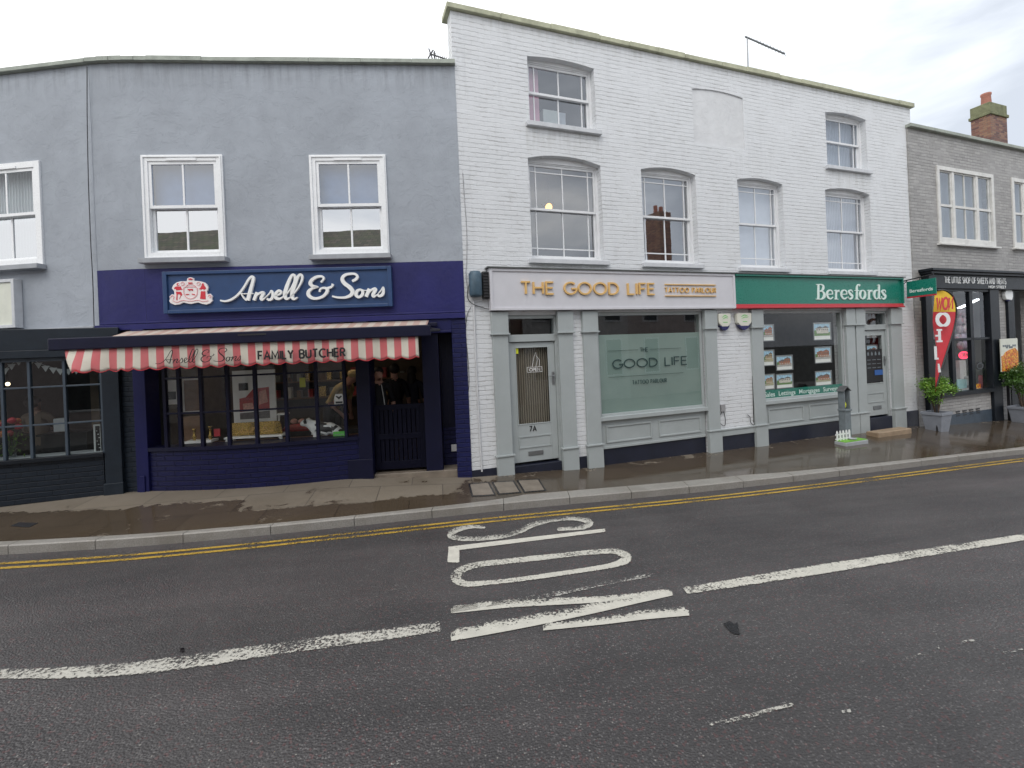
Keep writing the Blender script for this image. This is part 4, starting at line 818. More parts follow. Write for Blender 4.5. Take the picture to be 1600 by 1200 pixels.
sg.part('lettering', Lm, 'letter_white', fix=True)
def poly(pts, F=FB, n=.09, ox=240, oy=410, k=8.): return [F.at(ox+a/k, oy+b2/k, n) for a, b2 in pts]
em = MB().prism(poly([(465, 186), (500, 196), (512, 235), (545, 232), (600, 240), (640, 252), (668, 275), (684, 310), (678, 345), (665, 372), (675, 402), (712, 392), (738, 425), (728, 452), (738, 480), (708, 512), (660, 527), (610, 518), (560, 500), (465, 520), (370, 500), (335, 522), (270, 532), (215, 508), (200, 482), (213, 455), (202, 428), (235, 398), (265, 405), (262, 362), (233, 325), (250, 285), (290, 252), (340, 238), (418, 236), (428, 198)]), -.10, -.06, 'emblem_white')
yk = -.104
def EM(pts, mt='red'):
    global yk; yk -= .0003; em.prism(poly(pts), yk, -.098, mt)
EM([(298, 262), (322, 262), (328, 284), (310, 298), (294, 286)]); EM([(312, 270), (322, 270), (324, 284), (310, 292)], 'emblem_white')
EM([(284, 302), (346, 302), (352, 325), (370, 342), (340, 345), (324, 348), (290, 350), (282, 332), (264, 334), (266, 318)]); EM([(286, 366), (350, 370), (364, 402), (346, 428), (326, 462), (346, 412), (322, 396), (306, 402), (304, 476), (290, 470), (294, 412)])
EM([(612, 264), (630, 262), (638, 292), (606, 292)]); EM([(602, 294), (642, 294), (664, 330), (642, 334), (638, 346), (604, 342), (570, 332), (590, 322)]); EM([(598, 362), (652, 362), (656, 462), (588, 456)]); EM([(612, 340), (632, 340), (634, 364), (612, 362)], 'emblem_white')
EM([(430, 334), (494, 333), (499, 346), (492, 360), (486, 350), (460, 350), (456, 362), (446, 348), (434, 346)]); EM([(405, 402), (420, 396), (452, 398), (446, 406), (420, 408)]); EM([(482, 392), (520, 398), (522, 412), (506, 408), (486, 402)]); EM([(440, 205), (470, 200), (494, 207), (488, 220), (446, 220)]); EM([(438, 254), (494, 252), (492, 266), (444, 268)])
for pts in ([(392, 312), (470, 306), (544, 314), (552, 360), (548, 402), (518, 438), (470, 456), (420, 440), (390, 404), (384, 360)], ):
    em.ribbon([(a, c, .009) for a, c in poly(pts)], -.107, -.098, 'pinkline', closed=True)
for pts in ([(345, 262), (372, 250), (392, 268), (372, 290), (348, 280)], [(545, 262), (570, 250), (590, 266), (572, 288), (548, 280)], [(215, 440), (240, 415), (262, 432), (250, 462)], [(686, 425), (706, 408), (724, 425), (705, 448)], [(245, 480), (300, 500), (350, 480), (400, 478), (470, 486), (560, 474), (620, 490), (690, 480)], [(410, 300), (440, 280), (500, 282), (530, 302)]):
    em.ribbon([(a, c, .008) for a, c in poly(pts)], -.1065, -.098, 'pinkline')
sg.part('crest', em, 'emblem_white')

# awning
aw = Thing('awning', 'red and white striped awning with navy front bar over the butcher window', 'awning', FB, (-2.9, 0, .30))
N_ = .90
cv = MB(); nseg = 60
rows = []
for i in range(nseg+1):
    u = -5.0+(4.42)*i/nseg; sag = .012*math.sin(i*2.1)
    rows.append([(u, -.06-(N_-.14)*s, .600-(.16)*s-.025*math.sin(math.pi*s)+sag*math.sin(math.pi*s)) for s in (0, .2, .4, .6, .8, 1)])
cv.grid(rows, smooth=True); C_ = aw.part('canopy', cv, 'stripe_faded'); so = C_.modifiers.new('th', 'SOLIDIFY'); so.thickness = .004
br_ = BX(-5.37, -.49, -N_-.05, -N_+.06, .315, .47); aw.part('front_bar', br_, 'navy_dark', bevel=.012)
bd = BX(-3.02, -2.66, -N_-.058, -N_-.048, .415, .435); aw.part('bar_badge', bd, 'dark_steel')
ar = MB(); 
for u in (-4.7, -.75): ar.tube([(u, -.05, .50), (u+.35, -.45, .42), (u, -N_+.02, .39)], .02)
aw.part('folding_arm', ar, 'dark_steel'); aw.part('roller_box', BX(-5.0, -.45, -.12, -.055, .50, .56), 'navy_dark', bevel=.01)
vl = MB(); hem = MB(); n_u = 260; vu0, vu1 = -5.20, -.665; rows = []; hrow = []; wd = .193
for i in range(n_u+1):
    u = vu0+(vu1-vu0)*i/n_u; tl = max(0, 1-(u-vu0)/.9); sc = abs(math.sin(math.pi*(u+20)/wd)); zb = .015+.032*(1-sc)
    r_ = []; amp = .012+.03*tl
    for s in (0, .15, .3, .45, .6, .75, .88, 1):
        r_.append((u+.16*tl*s**1.3+.006*math.sin(u*9)*s, -N_-.0-.05*math.sin(s*1.6)*tl*1.5-amp*s*math.sin(u*7.3+s*1.5)-.008*s*math.sin(u*23), .325-(.325-zb)*s))
    rows.append(r_); hrow.append([(r_[-1][0], r_[-1][1]-.002, r_[-1][2]+.012), (r_[-1][0], r_[-1][1]-.003, r_[-1][2]-.010)])
vl.grid(rows, smooth=True); V_ = aw.part('valance', vl, 'stripe'); so = V_.modifiers.new('th', 'SOLIDIFY'); so.thickness = .003; so.offset = 1
hem.grid(hrow, smooth=True); aw.part('valance_hem', hem, 'red_sign', V_)
tvl = MB(); yv = -N_-.045
a, z0 = FB.at(404, 563, N_+.045); b2, _ = FB.at(539, 556, N_+.045); z1 = FB.at(404, 549, N_+.045)[1]
stroke_text(tvl, 'FAMILY BUTCHER', a, b2, z0+.008, z1-.004, .024, yv, yv+.002, gap=.26)
aw.part('valance_lettering', tvl, 'black', V_); tvl = MB()
# the same script in thin black strokes, scaled onto the valance
a, zb_ = FB.at(243, 569, N_+.045); b2, _ = FB.at(376, 562, N_+.045); zt_ = FB.at(310, 545, N_+.045)[1]
allp = [t_(p) for t_, p in SC]+[OO[0](OO[1])]; xs = [q[0] for p in allp for q in p]; zs_ = [q[1] for p in allp for q in p]; kx = (b2-a)/(max(xs)-min(xs)); kzv = (zt_-zb_)/(max(zs_)-min(zs_)); 
for i, p in enumerate(allp): tvl.ribbon([(a+(q[0]-min(xs))*kx, zb_+(q[1]-min(zs_))*kzv, max(.007, q[2]*kx*.55)) for q in p], yv-.0003*(i % 6), yv+.002, closed=(i == len(allp)-1))
aw.part('valance_lettering', tvl, 'black', V_)

# ================================================================== LEFT SHOP
T = Thing('corner_building', 'blue grey rendered building at the far left with a dark slate coloured bow shopfront', 'building', FL, (-1.5, 0, -1.8))
wl = (-2.06, -.87, 1.675, 3.245)
T.part('wall', holed(rect(-9, -.0, .70, 4.61), [rect(wl[0]+.02, wl[1]-.02, wl[2]+.02, wl[3]-.02)], 0, .25), 'render_grey')
T.part('coping', BX(-9, -.005, -.07, .35, 4.612, 4.675), 'coping_green', bevel=.008); T.part('roof', BX(-9, 0, .35, 8, 4.48, 4.54), 'lead'); T.part('back_wall', BX(-9, 0, 8, 8.2, -2.5, 4.5), 'render_grey')
Wn = sash_window(T, *wl, -.03, 'upvc', fr=.095, bars=(.5,), gu='glass', gl='glass_coated', sill=(.03, .14, .075, 'sill_grey'), vent=True, deep=.055, bw=.026); T.part('curtain', pane(wl[0]+.1, wl[1]-.1, wl[2], wl[3], .16), 'curtain', Wn)
T.part('upper_rooms', room(-8, -.1, .26, 3.5, .9, 4.4, 'interior_dark'), 'interior_dark')
T.part('fascia_edge', BX(-9, -.0, -.10, .1, .66, .70), 'sill_grey', bevel=.01)
# shopfront of the same building, turned towards the road
def L2(x, y, z):   # FL2 coordinates -> FL coordinates
    w_ = FL2.world(x, y, z); dx, dy = w_.x-FL.ox, w_.y-FL.oy; return (dx*FL.c+dy*FL.s, -dx*FL.s+dy*FL.c, z)
def conv(mb): mb.v = [L2(*v) for v in mb.v]; return mb
ue = 0.
T.part('shop_fascia', conv(BX(-3.2, .28, -.04, .6, .36, .66).box(-3.2, .22, -.07, .5, .25, .36)), 'slate', bevel=.006)
T.part('stall_riser', conv(BX(-3.2, .02, .0, .3, -2.4, -1.20)), 'slate_brick'); T.part('shop_sill', conv(BX(-3.2, .04, -.05, .3, -1.22, -1.165)), 'shop_black', bevel=.004)
mu = [FL2.at(x, 640, 0)[0] for x in (-48, 4, 47, 102, 160)]; f = MB()
for u in mu: f.box(u-.016, u+.016, -.005, .05, -1.165, .25)
f.box(-3.1, .02, -.005, .05, .20, .25)
for z in (-.165, -.70): f.box(-3.1, mu[-1], .0, .04, z-.012, z+.012)
Wn = T.part('shop_window', conv(f), 'slate_light', bevel=.003); T.part('pane', conv(pane(-3.1, mu[-1], -1.16, .25, .022)), 'glass_dim', Wn)
a = FL2.at(161, 650, .02)[0]; b2 = FL2.at(188, 650, .02)[0]
T.part('pilaster', conv(BX(a, b2, -.03, .25, -2.4, .30).box(a-.02, b2+.01, -.05, .2, -2.4, -1.62)), 'slate', bevel=.006)
c_ = FL2.at(198, 650, -.05)[0]; T.part('rebate', conv(BX(b2, c_, .06, .3, -2.4, .6)), 'black_gloss')
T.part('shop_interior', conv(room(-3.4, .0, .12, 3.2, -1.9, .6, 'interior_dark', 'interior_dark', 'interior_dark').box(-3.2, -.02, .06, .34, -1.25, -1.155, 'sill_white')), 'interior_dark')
T.part('interior_post', conv(BX(-.52, -.34, .9, 1.05, -1.9, .5)), 'cloth_beige')
q = U2(FL, -40, 440, 25, 512, .08)
sg = Thing('light_box_sign', 'blank pale box sign in a grey frame at the left edge of the photo', 'shop sign', FL, ((q[0]+q[1])/2, 0, q[2])); sg.part('panel', BX(q[0], q[1], -.10, -.005, q[2], q[3]), 'poster_cream', bevel=.01); sg.part('sign_frame', MB().frame(q[0]-.02, q[1]+.02, -.12, -.003, q[2]-.02, q[3]+.02, .05), 'sill_white', bevel=.006)

# ================================================================== SWEET SHOP
T = Thing('sweet_shop_building', 'grey painted brick building at the right with a black shop front', 'building', FS, (3.2, 0, -2.3))
ws = [(1.06, 3.50, 2.29, 4.21), (4.38, 6.6, 2.31, 4.22)]; sh = rect(.28, 3.30, -1.45, 1.2)
T.part('wall', holed(rect(.02, 12, -3.2, 5.0), [rect(a+.05, b2-.05, c+.05, d-.05) for a, b2, c, d in ws]+[sh, rect(4.1, 5.2, -2.6, 1.2)], 0, .25), 'grey_brick')
T.part('coping', BX(.0, 12, -.09, .35, 5.0, 5.08), 'coping_green', bevel=.01); T.part('roof', BX(.02, 12, .3, 8, 4.7, 4.76), 'lead'); T.part('back_wall', BX(.02, 12, 8, 8.2, -2.6, 4.7), 'grey_brick')
for a, b2, c, d in ws:
    W_ = T.part('window', MB().frame(a, b2, -.03, .10, c, d, .10, tb=.14), 'white_wood_old', bevel=.004); T.part('sill', BX(a-.08, b2+.08, -.10, .05, c-.045, c+.0), 'white_wood_old', W_, bevel=.006)
    w0 = b2-a-.2; xs_ = [a+.1, a+.1+w0*.26, a+.1+w0*.72, b2-.1]; f = MB()
    for x in xs_[1:3]: f.box(x-.05, x+.05, -.01, .09, c+.14, d-.1)
    for x0, x1 in zip(xs_, xs_[1:]):
        zm = (c+d)/2; f.box(x0, x1, .0, .05, zm-.03, zm+.03); f.frame(x0+.05, x1-.05, .01, .05, c+.14, d-.1, .03)
        if x1-x0 > .8: f.box((x0+x1)/2-.012, (x0+x1)/2+.012, .01, .05, c+.14, d-.1)
    T.part('glazing_bars', f, 'white_wood_old', W_, bevel=.003); T.part('pane', pane(a+.1, b2-.1, c+.1, d-.1, .03), 'glass_old', W_); T.part('curtain', pane(a+.05, b2-.05, c, d, .2), 'curtain', W_)
T.part('upper_rooms', room(.3, 8, .26, 3, 1.9, 4.6, 'interior_wall'), 'interior_wall')
fz0 = 1.16
T.part('shop_fascia', BX(.30, 6.5, -.16, .05, fz0, 1.50).box(.25, 6.5, -.24, .05, 1.50, 1.56).box(.2, 6.5, -.30, .05, 1.56, 1.62), 'shop_black', bevel=.008)
def SX(px, py, n=.1): return FS.at(px, py, n)
for x0, x1, y0 in ((1450.5, 1460.5, -.1), (1549.5, 1563.5, -.12), (1582, 1592, -.06)): T.part('pilaster', BX(SX(x0, 560)[0], SX(x1, 560)[0], y0, .1, -3., fz0), 'shop_black', bevel=.006)
zb = SX(1505, 611)[1]; ztr = SX(1505, 530)[1]; f = MB(); xl, xr = SX(1460, 560)[0], SX(1550, 560)[0]
for x0, x1 in ((1489, 1494), (1519.5, 1524.5)): f.box(SX(x0, 560)[0], SX(x1, 560)[0], -.09, .0, zb, fz0)
f.box(xl, xr, -.09, .0, ztr-.03, ztr+.03); f.box(xl, xr, -.14, .0, zb-.10, zb); f.box(xl, xr, -.1, 0, fz0-.06, fz0)
W_ = T.part('shop_window', f, 'shop_black', bevel=.004); T.part('pane', pane(xl, xr, zb, fz0, -.05), 'glass_clear', W_)
T.part('stall_riser', BX(xl, xr, -.05, .2, zb-.55, zb-.10), 'grey_brick'); T.part('riser_base', BX(xl, xr, -.06, .2, -3., zb-.55), 'slate_light')
av = MB()
for i in range(4): 
    x = SX(1497+i*10.5, 643)[0]
    for k_ in range(3): av.box(x, x+.16, -.064, -.05, -1.98+k_*.05, -1.955+k_*.05)
T.part('air_brick', av, 'black'); T.part('shop_interior', room(.3, 7, .26, 3.2, -2.6, 1.3, 'blind_white', 'interior_floor', 'blind_white').box(xl, xr, -.0, .4, zb-.12, zb-.02, 'paper'), 'blind_white')
ln = MB(); a, _ = SX(1477.5, 437, .18); b2, _ = SX(1573, 437, .18); stroke_text(ln, 'THE LITTLE SHOP OF SWEETS AND TREATS', a, b2, 1.30, 1.44, .020, -.166, -.16, gap=.24)
a, _ = SX(1546, 444, .18); b2, _ = SX(1573, 446, .18); stroke_text(ln, '44 HIGH STREET'.replace('44 ', ''), a, b2, 1.19, 1.25, .012, -.166, -.16, gap=.24); T.part('fascia_lettering', ln, 'letter_white')
# chimney: near corner seen at x=1548, both faces visible
yb = 2.6; uc, _ = FS.at(1548, 200, -yb); ur, _ = FS.at(1574, 200, -yb); dd = .1
while dd < 4 and FS.at(1517, 200, -(yb+dd))[0] < uc: dd += .02
_, zc = FS.at(1548, 172, -yb); _, zt2 = FS.at(1548, 161, -yb)
ch = T.part('chimney', BX(uc, ur, yb, yb+dd, 4.0, zc), 'red_brick', bevel=.01)
T.part('chimney_cap', BX(uc-.05, ur+.05, yb-.05, yb+dd+.05, zc-.15, zc-.04).box(uc-.01, ur+.01, yb-.01, yb+dd+.01, zc-.04, zt2+.05), 'mortar_moss', ch, bevel=.02)
T.part('chimney_pot', MB().lathe((uc+ur)/2-.05, yb+dd*.55, [(.0, zt2), (.17, zt2), (.15, zt2+.12), (.135, zt2+.45), (.155, zt2+.5), (.155, zt2+.56), (.11, zt2+.56), (.10, zt2)], seg=16), 'pot_clay', ch)
bk = MB(); zz0 = FS.at(1580, 207, -yb)[1]; zz1 = FS.at(1580, 191, -yb)[1]
for z in (zz0, zz1): bk.tube([(ur, yb+.2, z), (ur+.28, yb+.2, z+.03)], .014)
bk.tube([(ur+.2, yb+.2, zz0-.05), (ur+.2, yb+.2, zz1+.06)], .014); T.part('bracket', bk, 'dark_steel', ch)
# house behind with a tiled roof
hb = Thing('rear_house', 'house behind the parapet at the right edge with a red brown tiled roof', 'house', FS, (9, 5, -2.4))
hb.part('wall', BX(5.35, 13, 5.2, 10, -2.4, 5.3), 'red_brick'); rf = MB(); rf.grid([[(5.1, 4.8, 5.35), (13, 4.8, 5.35)], [(5.9, 7.6, 7.9), (13, 7.6, 7.9)], [(5.1, 10.4, 5.35), (13, 10.4, 5.35)]]); rf.face([(5.1, 4.8, 5.35), (5.9, 7.6, 7.9), (5.1, 10.4, 5.35)]); hb.part('roof', rf, 'roof_tiles_red')

# ================================================================== THINGS ON THE WALLS
def alarm(x0, x1, y0, y1, lab):
    a, b2, z0, z1 = U2(FW, x0, y0, x1, y1, .06); m_ = (a+b2)/2; h = z1-z0; w_ = b2-a
    t = Thing('alarm_box', lab, 'alarm box', FW, (m_, 0, z0), 'pair of cream alarm boxes')
    t.part('cover', MB().prism([(a, z1-.02), (a+.03, z1), (b2-.03, z1), (b2, z1-.02), (b2-.01, z0+h*.45), (m_+w_*.25, z0+h*.24), (m_-w_*.25, z0+h*.24), (a+.01, z0+h*.45)], -.085, -.01), 'plastic_cream', bevel=.012)
    t.part('strobe_lens', MB().prism([(a+.03, z0+h*.30), (b2-.03, z0+h*.30), (m_+w_*.22, z0+.03), (m_, z0), (m_-w_*.22, z0+.03)], -.08, -.01), 'plastic_navy', bevel=.008)
    e_ = MB(); cx_, cz_ = m_, z0+h*.70; e_.ribbon([(cx_-w_*.25, cz_+.02, .004), (cx_, cz_+.06, .016), (cx_+w_*.26, cz_+.03, .004)], -.088, -.084); e_.ribbon([(cx_-w_*.2, cz_-.01, .004), (cx_+.01, cz_+.02, .014), (cx_+w_*.22, cz_+.01, .004)], -.0885, -.084); e_.ribbon([(cx_-.05, cz_-.07, .012), (cx_+.06, cz_-.07, .012)], -.088, -.084, smooth=False)
    t.part('emblem', e_, 'card_green')
alarm(1122, 1141, 490, 517, 'cream alarm box left of the pair under the lilac and green signs'); alarm(1150.5, 1173.5, 489, 516, 'cream alarm box right of the pair, beside the estate agent pilaster')
a, b2, z0, z1 = U2(FW, 734, 423, 753, 463, .12); t = Thing('alarm_housing', 'rounded teal grey metal alarm housing at the corner of the white building', 'alarm box', FW, ((a+b2)/2, 0, z0))
a = max(a, .03); m_ = (a+b2)/2; r_ = (b2-a)/2; t.part('housing', MB().lathe(m_, -.10, [(.0, z0), (r_*.85, z0), (r_, z0+.03), (r_, z1-.05), (r_*.8, z1-.01), (.0, z1)], seg=20), 'alarm_teal'); t.part('back_plate', BX(a+.02, b2-.02, -.10, 0, z0+.03, z1-.03), 'alarm_teal')
a, b2, z0, z1 = U2(FW, 754, 424, 764, 467, .08); t = Thing('junction_box', 'narrow black ribbed cable box beside the teal alarm housing', 'junction box', FW, ((a+b2)/2, 0, z0)); t.part('body', BX(a, b2, -.10, 0, z0, z1), 'black', bevel=.02); rb = MB()
for i in range(9): z = z0+.03+(z1-z0-.06)*i/8; rb.tube([(a+.01, -.104, z), (b2-.01, -.104, z)], .008, seg=6)
t.part('ribs', rb, 'dark_steel')
def cable(name, lab, F, pts, r, mat, cat='cable', n=.01, group=None):
    P = [F.at(a, b2, n) for a, b2 in pts]; P = [(u, -n, z) for u, z in P]
    if len(P) > 3: P = [tuple(q) for q in spline(P, sub=4)]
    base = P[-1]; solo(name, MB().tube(P, r, seg=6), mat, F, base, lab, cat, group)
cable('conduit', 'white painted conduit pipe down the brick wall left of the parlour door', FW, [(740, 470), (743.5, 560), (748, 650), (753, 737)], .014, 'conduit', 'pipe', .02)
cable('cable', 'thin grey cable running down the white brick corner above the teal housing', FW, [(723, 270), (725, 300), (729, 355), (729.5, 400), (728, 430), (731, 455)], .005, 'cable_grey')
cable('cable', 'black looped cable hanging under the teal alarm housing', FW, [(734, 440), (730, 462), (737, 474), (752, 480), (764, 483), (767, 478)], .006, 'cable_black', n=.03)
cable('cable', 'thin black cable curving beside the conduit on the white corner strip', FW, [(736, 480), (730, 492), (728, 520), (731, 560), (733, 590), (732, 612)], .004, 'cable_black')
cable('cable', 'black cable down the rendered wall along the joint of the two grey buildings', FB, [(136, 104), (136, 160), (136.5, 205), (138, 280), (140, 335), (142, 385), (145, 440), (147, 512)], .006, 'dark_steel', n=.006)
cable('cable', 'black cable down the left edge of the estate agent pilaster', FW, [(1174.5, 492), (1175, 560), (1178, 660)], .009, 'cable_black')
cable('cable', 'short hooked black cable end low on the white brick by the estate agent pilaster', FW, [(1168, 648), (1172, 652), (1173, 660), (1178, 664), (1180, 658)], .006, 'cable_black', n=.02)
a, b2, z0, z1 = U2(FW, 1126, 632, 1132.5, 643, .03); t = Thing('socket_box', 'small grey socket box on white brick with a loop of cable below', 'socket box', FW, ((a+b2)/2, 0, z0)); t.part('body', BX(a, b2, -.05, 0, z0, z1), 'cable_grey', bevel=.006)
P = [FW.at(x, y, .02) for x, y in [(1128, 643), (1124, 652), (1126, 662), (1132, 665), (1133, 655), (1130.5, 643)]]; t.part('cable', MB().tube([(q[0], -.025, q[1]) for q in spline(P, sub=4)], .006, seg=6), 'cable_black')
# hanging sign on its bracket
u0 = FW.at(1420, 450, .12)[0]; za, zb = FW.at(1421, 440, .12)[1], FW.at(1421, 466, .12)[1]
t = Thing('hanging_sign', 'small green projecting sign with white lettering on a black iron bracket', 'hanging sign', FW, (u0, 0, zb))
t.part('bracket', MB().tube([(u0-.03, .0, za+.02), (u0-.0, -.62, za+.09)], .014).tube([(u0-.03, -.01, za+.10), (u0-.03, -.01, za-.10)], .02).tube([(u0-.03, -.02, za-.06), (u0-.02, -.10, za+.02)], .01).tube([(u0, -.35, za+.05), (u0, -.35, za-.0)], .008), 'black')
t.part('board', BX(u0-.012, u0+.012, -.66, -.08, zb+.035, za), 'green_sign', bevel=.003); t.part('red_strip', BX(u0-.016, u0+.016, -.66, -.08, zb, zb+.033), 'red_sign'); t.part('finial', MB().tube([(u0, -.34, zb-.09), (u0, -.34, zb)], .012), 'black')
L_ = MB(); font_text(L_, 'Beresfords', -.60, -.14, zb+.12, zb+.20, 0, bold=.02)
L_.v = [(u0-.0135, -.08-.66-x if False else -(-.0)+(-.74-x), z) for x, y, z in L_.v]; t.part('lettering', L_, 'mint_white')
# aerials on the roofs
def rod(F, n, p0, p1, r, mb):
    a = F.at(*p0, n); b2 = F.at(*p1, n); mb.tube([(a[0], -n, a[1]), (b2[0], -n, b2[1])], r, seg=6)
t = Thing('tv_aerial', 'tall thin grey aerial mast with a long angled boom on the white roof', 'aerial', FW, (FW.at(1169, 112, -1.5)[0], 1.5, 5.36)); m = MB(); rod(FW, -1.5, (1169.5, 135), (1167.5, 58), .018, m); t.part('mast', m, 'steel')
m = MB(); rod(FW, -1.5, (1164, 57), (1226, 84), .022, m); t.part('boom', m, 'steel')
m = MB()
for i in range(9): f_ = i/8; x, y_ = 1184+42*f_, 65.5+18.5*f_; rod(FW, -1.5, (x-1.5, y_-4), (x+1.5, y_+4), .006, m)
t.part('elements', m, 'steel')
t = Thing('tv_aerial', 'small comb shaped aerial behind the coping where the grey and white buildings meet', 'aerial', FB, (FB.at(684, 100, -1.2)[0], 1.2, 4.56)); m = MB(); rod(FB, -1.2, (680, 118), (679, 80), .012, m); t.part('mast', m, 'dark_steel'); m = MB(); rod(FB, -1.2, (671, 84), (702, 94), .012, m); t.part('boom', m, 'dark_steel'); m = MB()
for i in range(9): x = 674+27*i/8; rod(FB, -1.2, (x, 80.5+10*i/8), (x+1, 89+10*i/8), .006, m)
rod(FB, -1.2, (670, 76), (676, 93), .012, m); rod(FB, -1.2, (677, 78), (669, 91), .012, m); t.part('elements', m, 'dark_steel')
# bench-like stone step
a, _ = FW.at(1373, 680, .50); b2, _ = FW.at(1425, 676, .50); gz = -2.09
t = solo('stone_step', BX(a, b2, -.50, -.24, gz-.1, gz+.105), 'stone_step', FW, ((a+b2)/2, -.25, gz-.1), 'worn tan stone step in front of the estate agent door', 'step', bevel=.018)
# grey post with a little roof, fence and tray
u = FW.at(1318, 640, .40)[0]; zt = FW.at(1324, 602, .4)[1]; gz = -2.075
t = Thing('dog_treat_post', 'grey wooden post with a tiny pitched roof in front of the estate agent window', 'post box', FW, (u, -.4, gz))
H = zt-gz; k_ = MB().box(u-.085, u-.07, -.49, -.35, gz+.0, zt-.09).box(u+.07, u+.085, -.49, -.35, gz+.0, zt-.09).box(u-.085, u+.085, -.365, -.35, gz+.0, zt-.09).box(u-.07, u+.07, -.49, -.475, gz+.0, zt-.52); t.part('post', k_, 'post_grey', bevel=.004)
t.part('shelf', BX(u-.10, u+.10, -.51, -.34, zt-.52, zt-.48), 'post_grey', bevel=.006); rf = MB()
rf.prism([(u-.125, zt-.11), (u-.10, zt-.11), (u, zt-.03), (u+.10, zt-.11), (u+.125, zt-.11), (u, zt)], -.50, -.34); t.part('roof', rf, 'slate_tile', bevel=.003); t.part('treat_bag', MB().blob((u+.0, -.42, zt-.40), .05, .03, .07), 'paper_yellow')
a, _ = FW.at(1312, 680, .62); b2, _ = FW.at(1347, 680, .62)
t = Thing('water_tray', 'low grey tray with a bright green top on the wet pavement by the post', 'tray', FW, ((a+b2)/2, -.6, gz-.02)); t.part('base', BX(a, b2, -.74, -.50, gz-.04, gz+.055), 'grit_base', bevel=.012); t.part('turf_top', BX(a+.01, b2-.01, -.73, -.51, gz+.056, gz+.068), 'turf_green', bevel=.004); t.part('dish', MB().lathe((a+b2)/2+.04, -.62, [(.0, gz+.07), (.06, gz+.07), (.08, gz+.095), (.068, gz+.095), (.055, gz+.08), (0, gz+.08)]), 'grit_base')
a, z0 = FW.at(1306.5, 676, .55); b2, z1 = FW.at(1328, 660, .55); t = Thing('picket_fence', 'miniature white picket fence standing at the foot of the grey post', 'fence', FW, ((a+b2)/2, -.53, z0))
z0 = gz+.03
for i in range(5):
    x = a+.01+(b2-a-.055)*i/4; t.part('picket', MB().prism([(x, z0), (x+.04, z0), (x+.04, z0+.20), (x+.02, z0+.235), (x, z0+.20)], -.555, -.54), 'letter_white')
for z in (.05, .14): t.part('rail', BX(a, b2, -.539, -.527, z0+z, z0+z+.028), 'letter_white')

# ================================================================== SWEET SHOP FRONT
a, b2, z0, z1 = U2(FS, 1572, 453, 1584, 469, .1); t = Thing('alarm_box', 'small white alarm box beside the sweet shop window', 'alarm box', FS, ((a+b2)/2, 0, z0)); t.part('cover', MB().prism([(a, z0+.12), (a+.05, z0+.02), (b2-.05, z0), (b2, z0+.1), (b2, z1-.05), (b2-.05, z1), (a+.05, z1), (a, z1-.08)], -.09, -.005), 'letter_white', bevel=.015); t.part('strobe_lens', MB().blob(((a+b2)/2, -.05, z0), .07, .04, .035), 'plastic_navy')
# feather flag, its back to the camera, so the letters read mirrored
n_ = .50
def fp(x, y): u, z = FS.at(x, y, n_); return u, z
right = [(1463, 612), (1467, 590), (1474, 566), (1482, 541), (1490, 515), (1494, 492), (1493, 474), (1487, 461), (1477, 454), (1468, 453)]
left = [(1459, 612), (1459, 590), (1459, 566), (1459.5, 541), (1460.5, 515), (1461.5, 492), (1462, 474), (1462.5, 463), (1463, 457), (1464, 454)]
t = Thing('feather_flag', 'tall red and yellow feather flag on a bent black pole outside the sweet shop', 'flag', FS, (fp(1463, 640)[0], -n_, -2.2))
RP = [fp(*p) for p in right]; P = [(u, -n_, z) for u, z in [(RP[0][0]-.02, -2.15)]+RP+[fp(1464, 454)]]; P = spline(P, sub=3); t.part('pole', MB().tube(P, .022, seg=8), 'black')
zy = fp(1478, 485)[1]; fl = MB(); Rr = spline([fp(*p) for p in right], sub=4); Ll = spline([fp(*p) for p in left], sub=4)
rows = []
for (ra, rz), (la, lz) in zip(Rr, Ll): rows.append([(la+(ra-.03-la)*s, -n_+.05*math.sin(s*3.1+rz*1.5)*(1-s)+.02*math.sin(rz*5+s*6)*(1-s), lz+(rz-lz)*s) for s in (0, .25, .5, .75, 1)])
for r0, r1 in zip(rows, rows[1:]): fl.grid([r0, r1], 'flag_yellow' if (r0[2][2]+r1[2][2])/2 > zy else 'flag_red', smooth=True)
F_ = t.part('fabric', fl, 'flag_red')
lt = MB(); yf = -n_-.10
def q4(x0, y0, x1, y1): a, z0 = FS.at(x0, y1, n_+.1); b2, z1 = FS.at(x1, y0, n_+.1); return a, b2, z0, z1
a, b2, z0, z1 = q4(1463.5, 464, 1490, 483); stroke_text(lt, 'NOW', a+.0, b2-.06, z0, z1-.02, .055, yf, yf+.004, gap=.18, mirror=True, shear=.14)
t.part('red_lettering', lt, 'flag_red', F_)
lt = MB()
a, b2, z0, z1 = q4(1463, 489, 1484, 510); cx_, cz_ = (a+b2)/2, (z0+z1)/2
lt.ribbon([(cx_+(b2-a)*.40*math.cos(t_), cz_+(z1-z0)*.44*math.sin(t_), .045+.09*abs(math.cos(t_))) for t_ in [2*math.pi*i/16 for i in range(16)]], yf, yf+.004, closed=True)
a, b2, z0, z1 = q4(1462, 514, 1472, 535); lt.box(b2-.15, b2-.05, yf, yf+.004, z0, z1); lt.box(b2-.22, b2, yf-.001, yf+.003, z0, z0+.04); lt.box(b2-.2, b2, yf-.001, yf+.003, z1-.04, z1); lt.box(a, b2-.15, yf-.001, yf+.003, (z0+z1)/2-.02, (z0+z1)/2+.02)
a, b2, z0, z1 = q4(1460.5, 541, 1464.5, 562); lt.box(a, b2-.02, yf, yf+.004, z0, z1); lt.box(a, b2+.03, yf-.001, yf+.003, z0, z0+.04)
a, b2, z0, z1 = q4(1466, 568, 1470, 582); lt.prism([(a, z1), (a+.06, z1), (b2, z0), (b2-.1, z0)], yf, yf+.004)
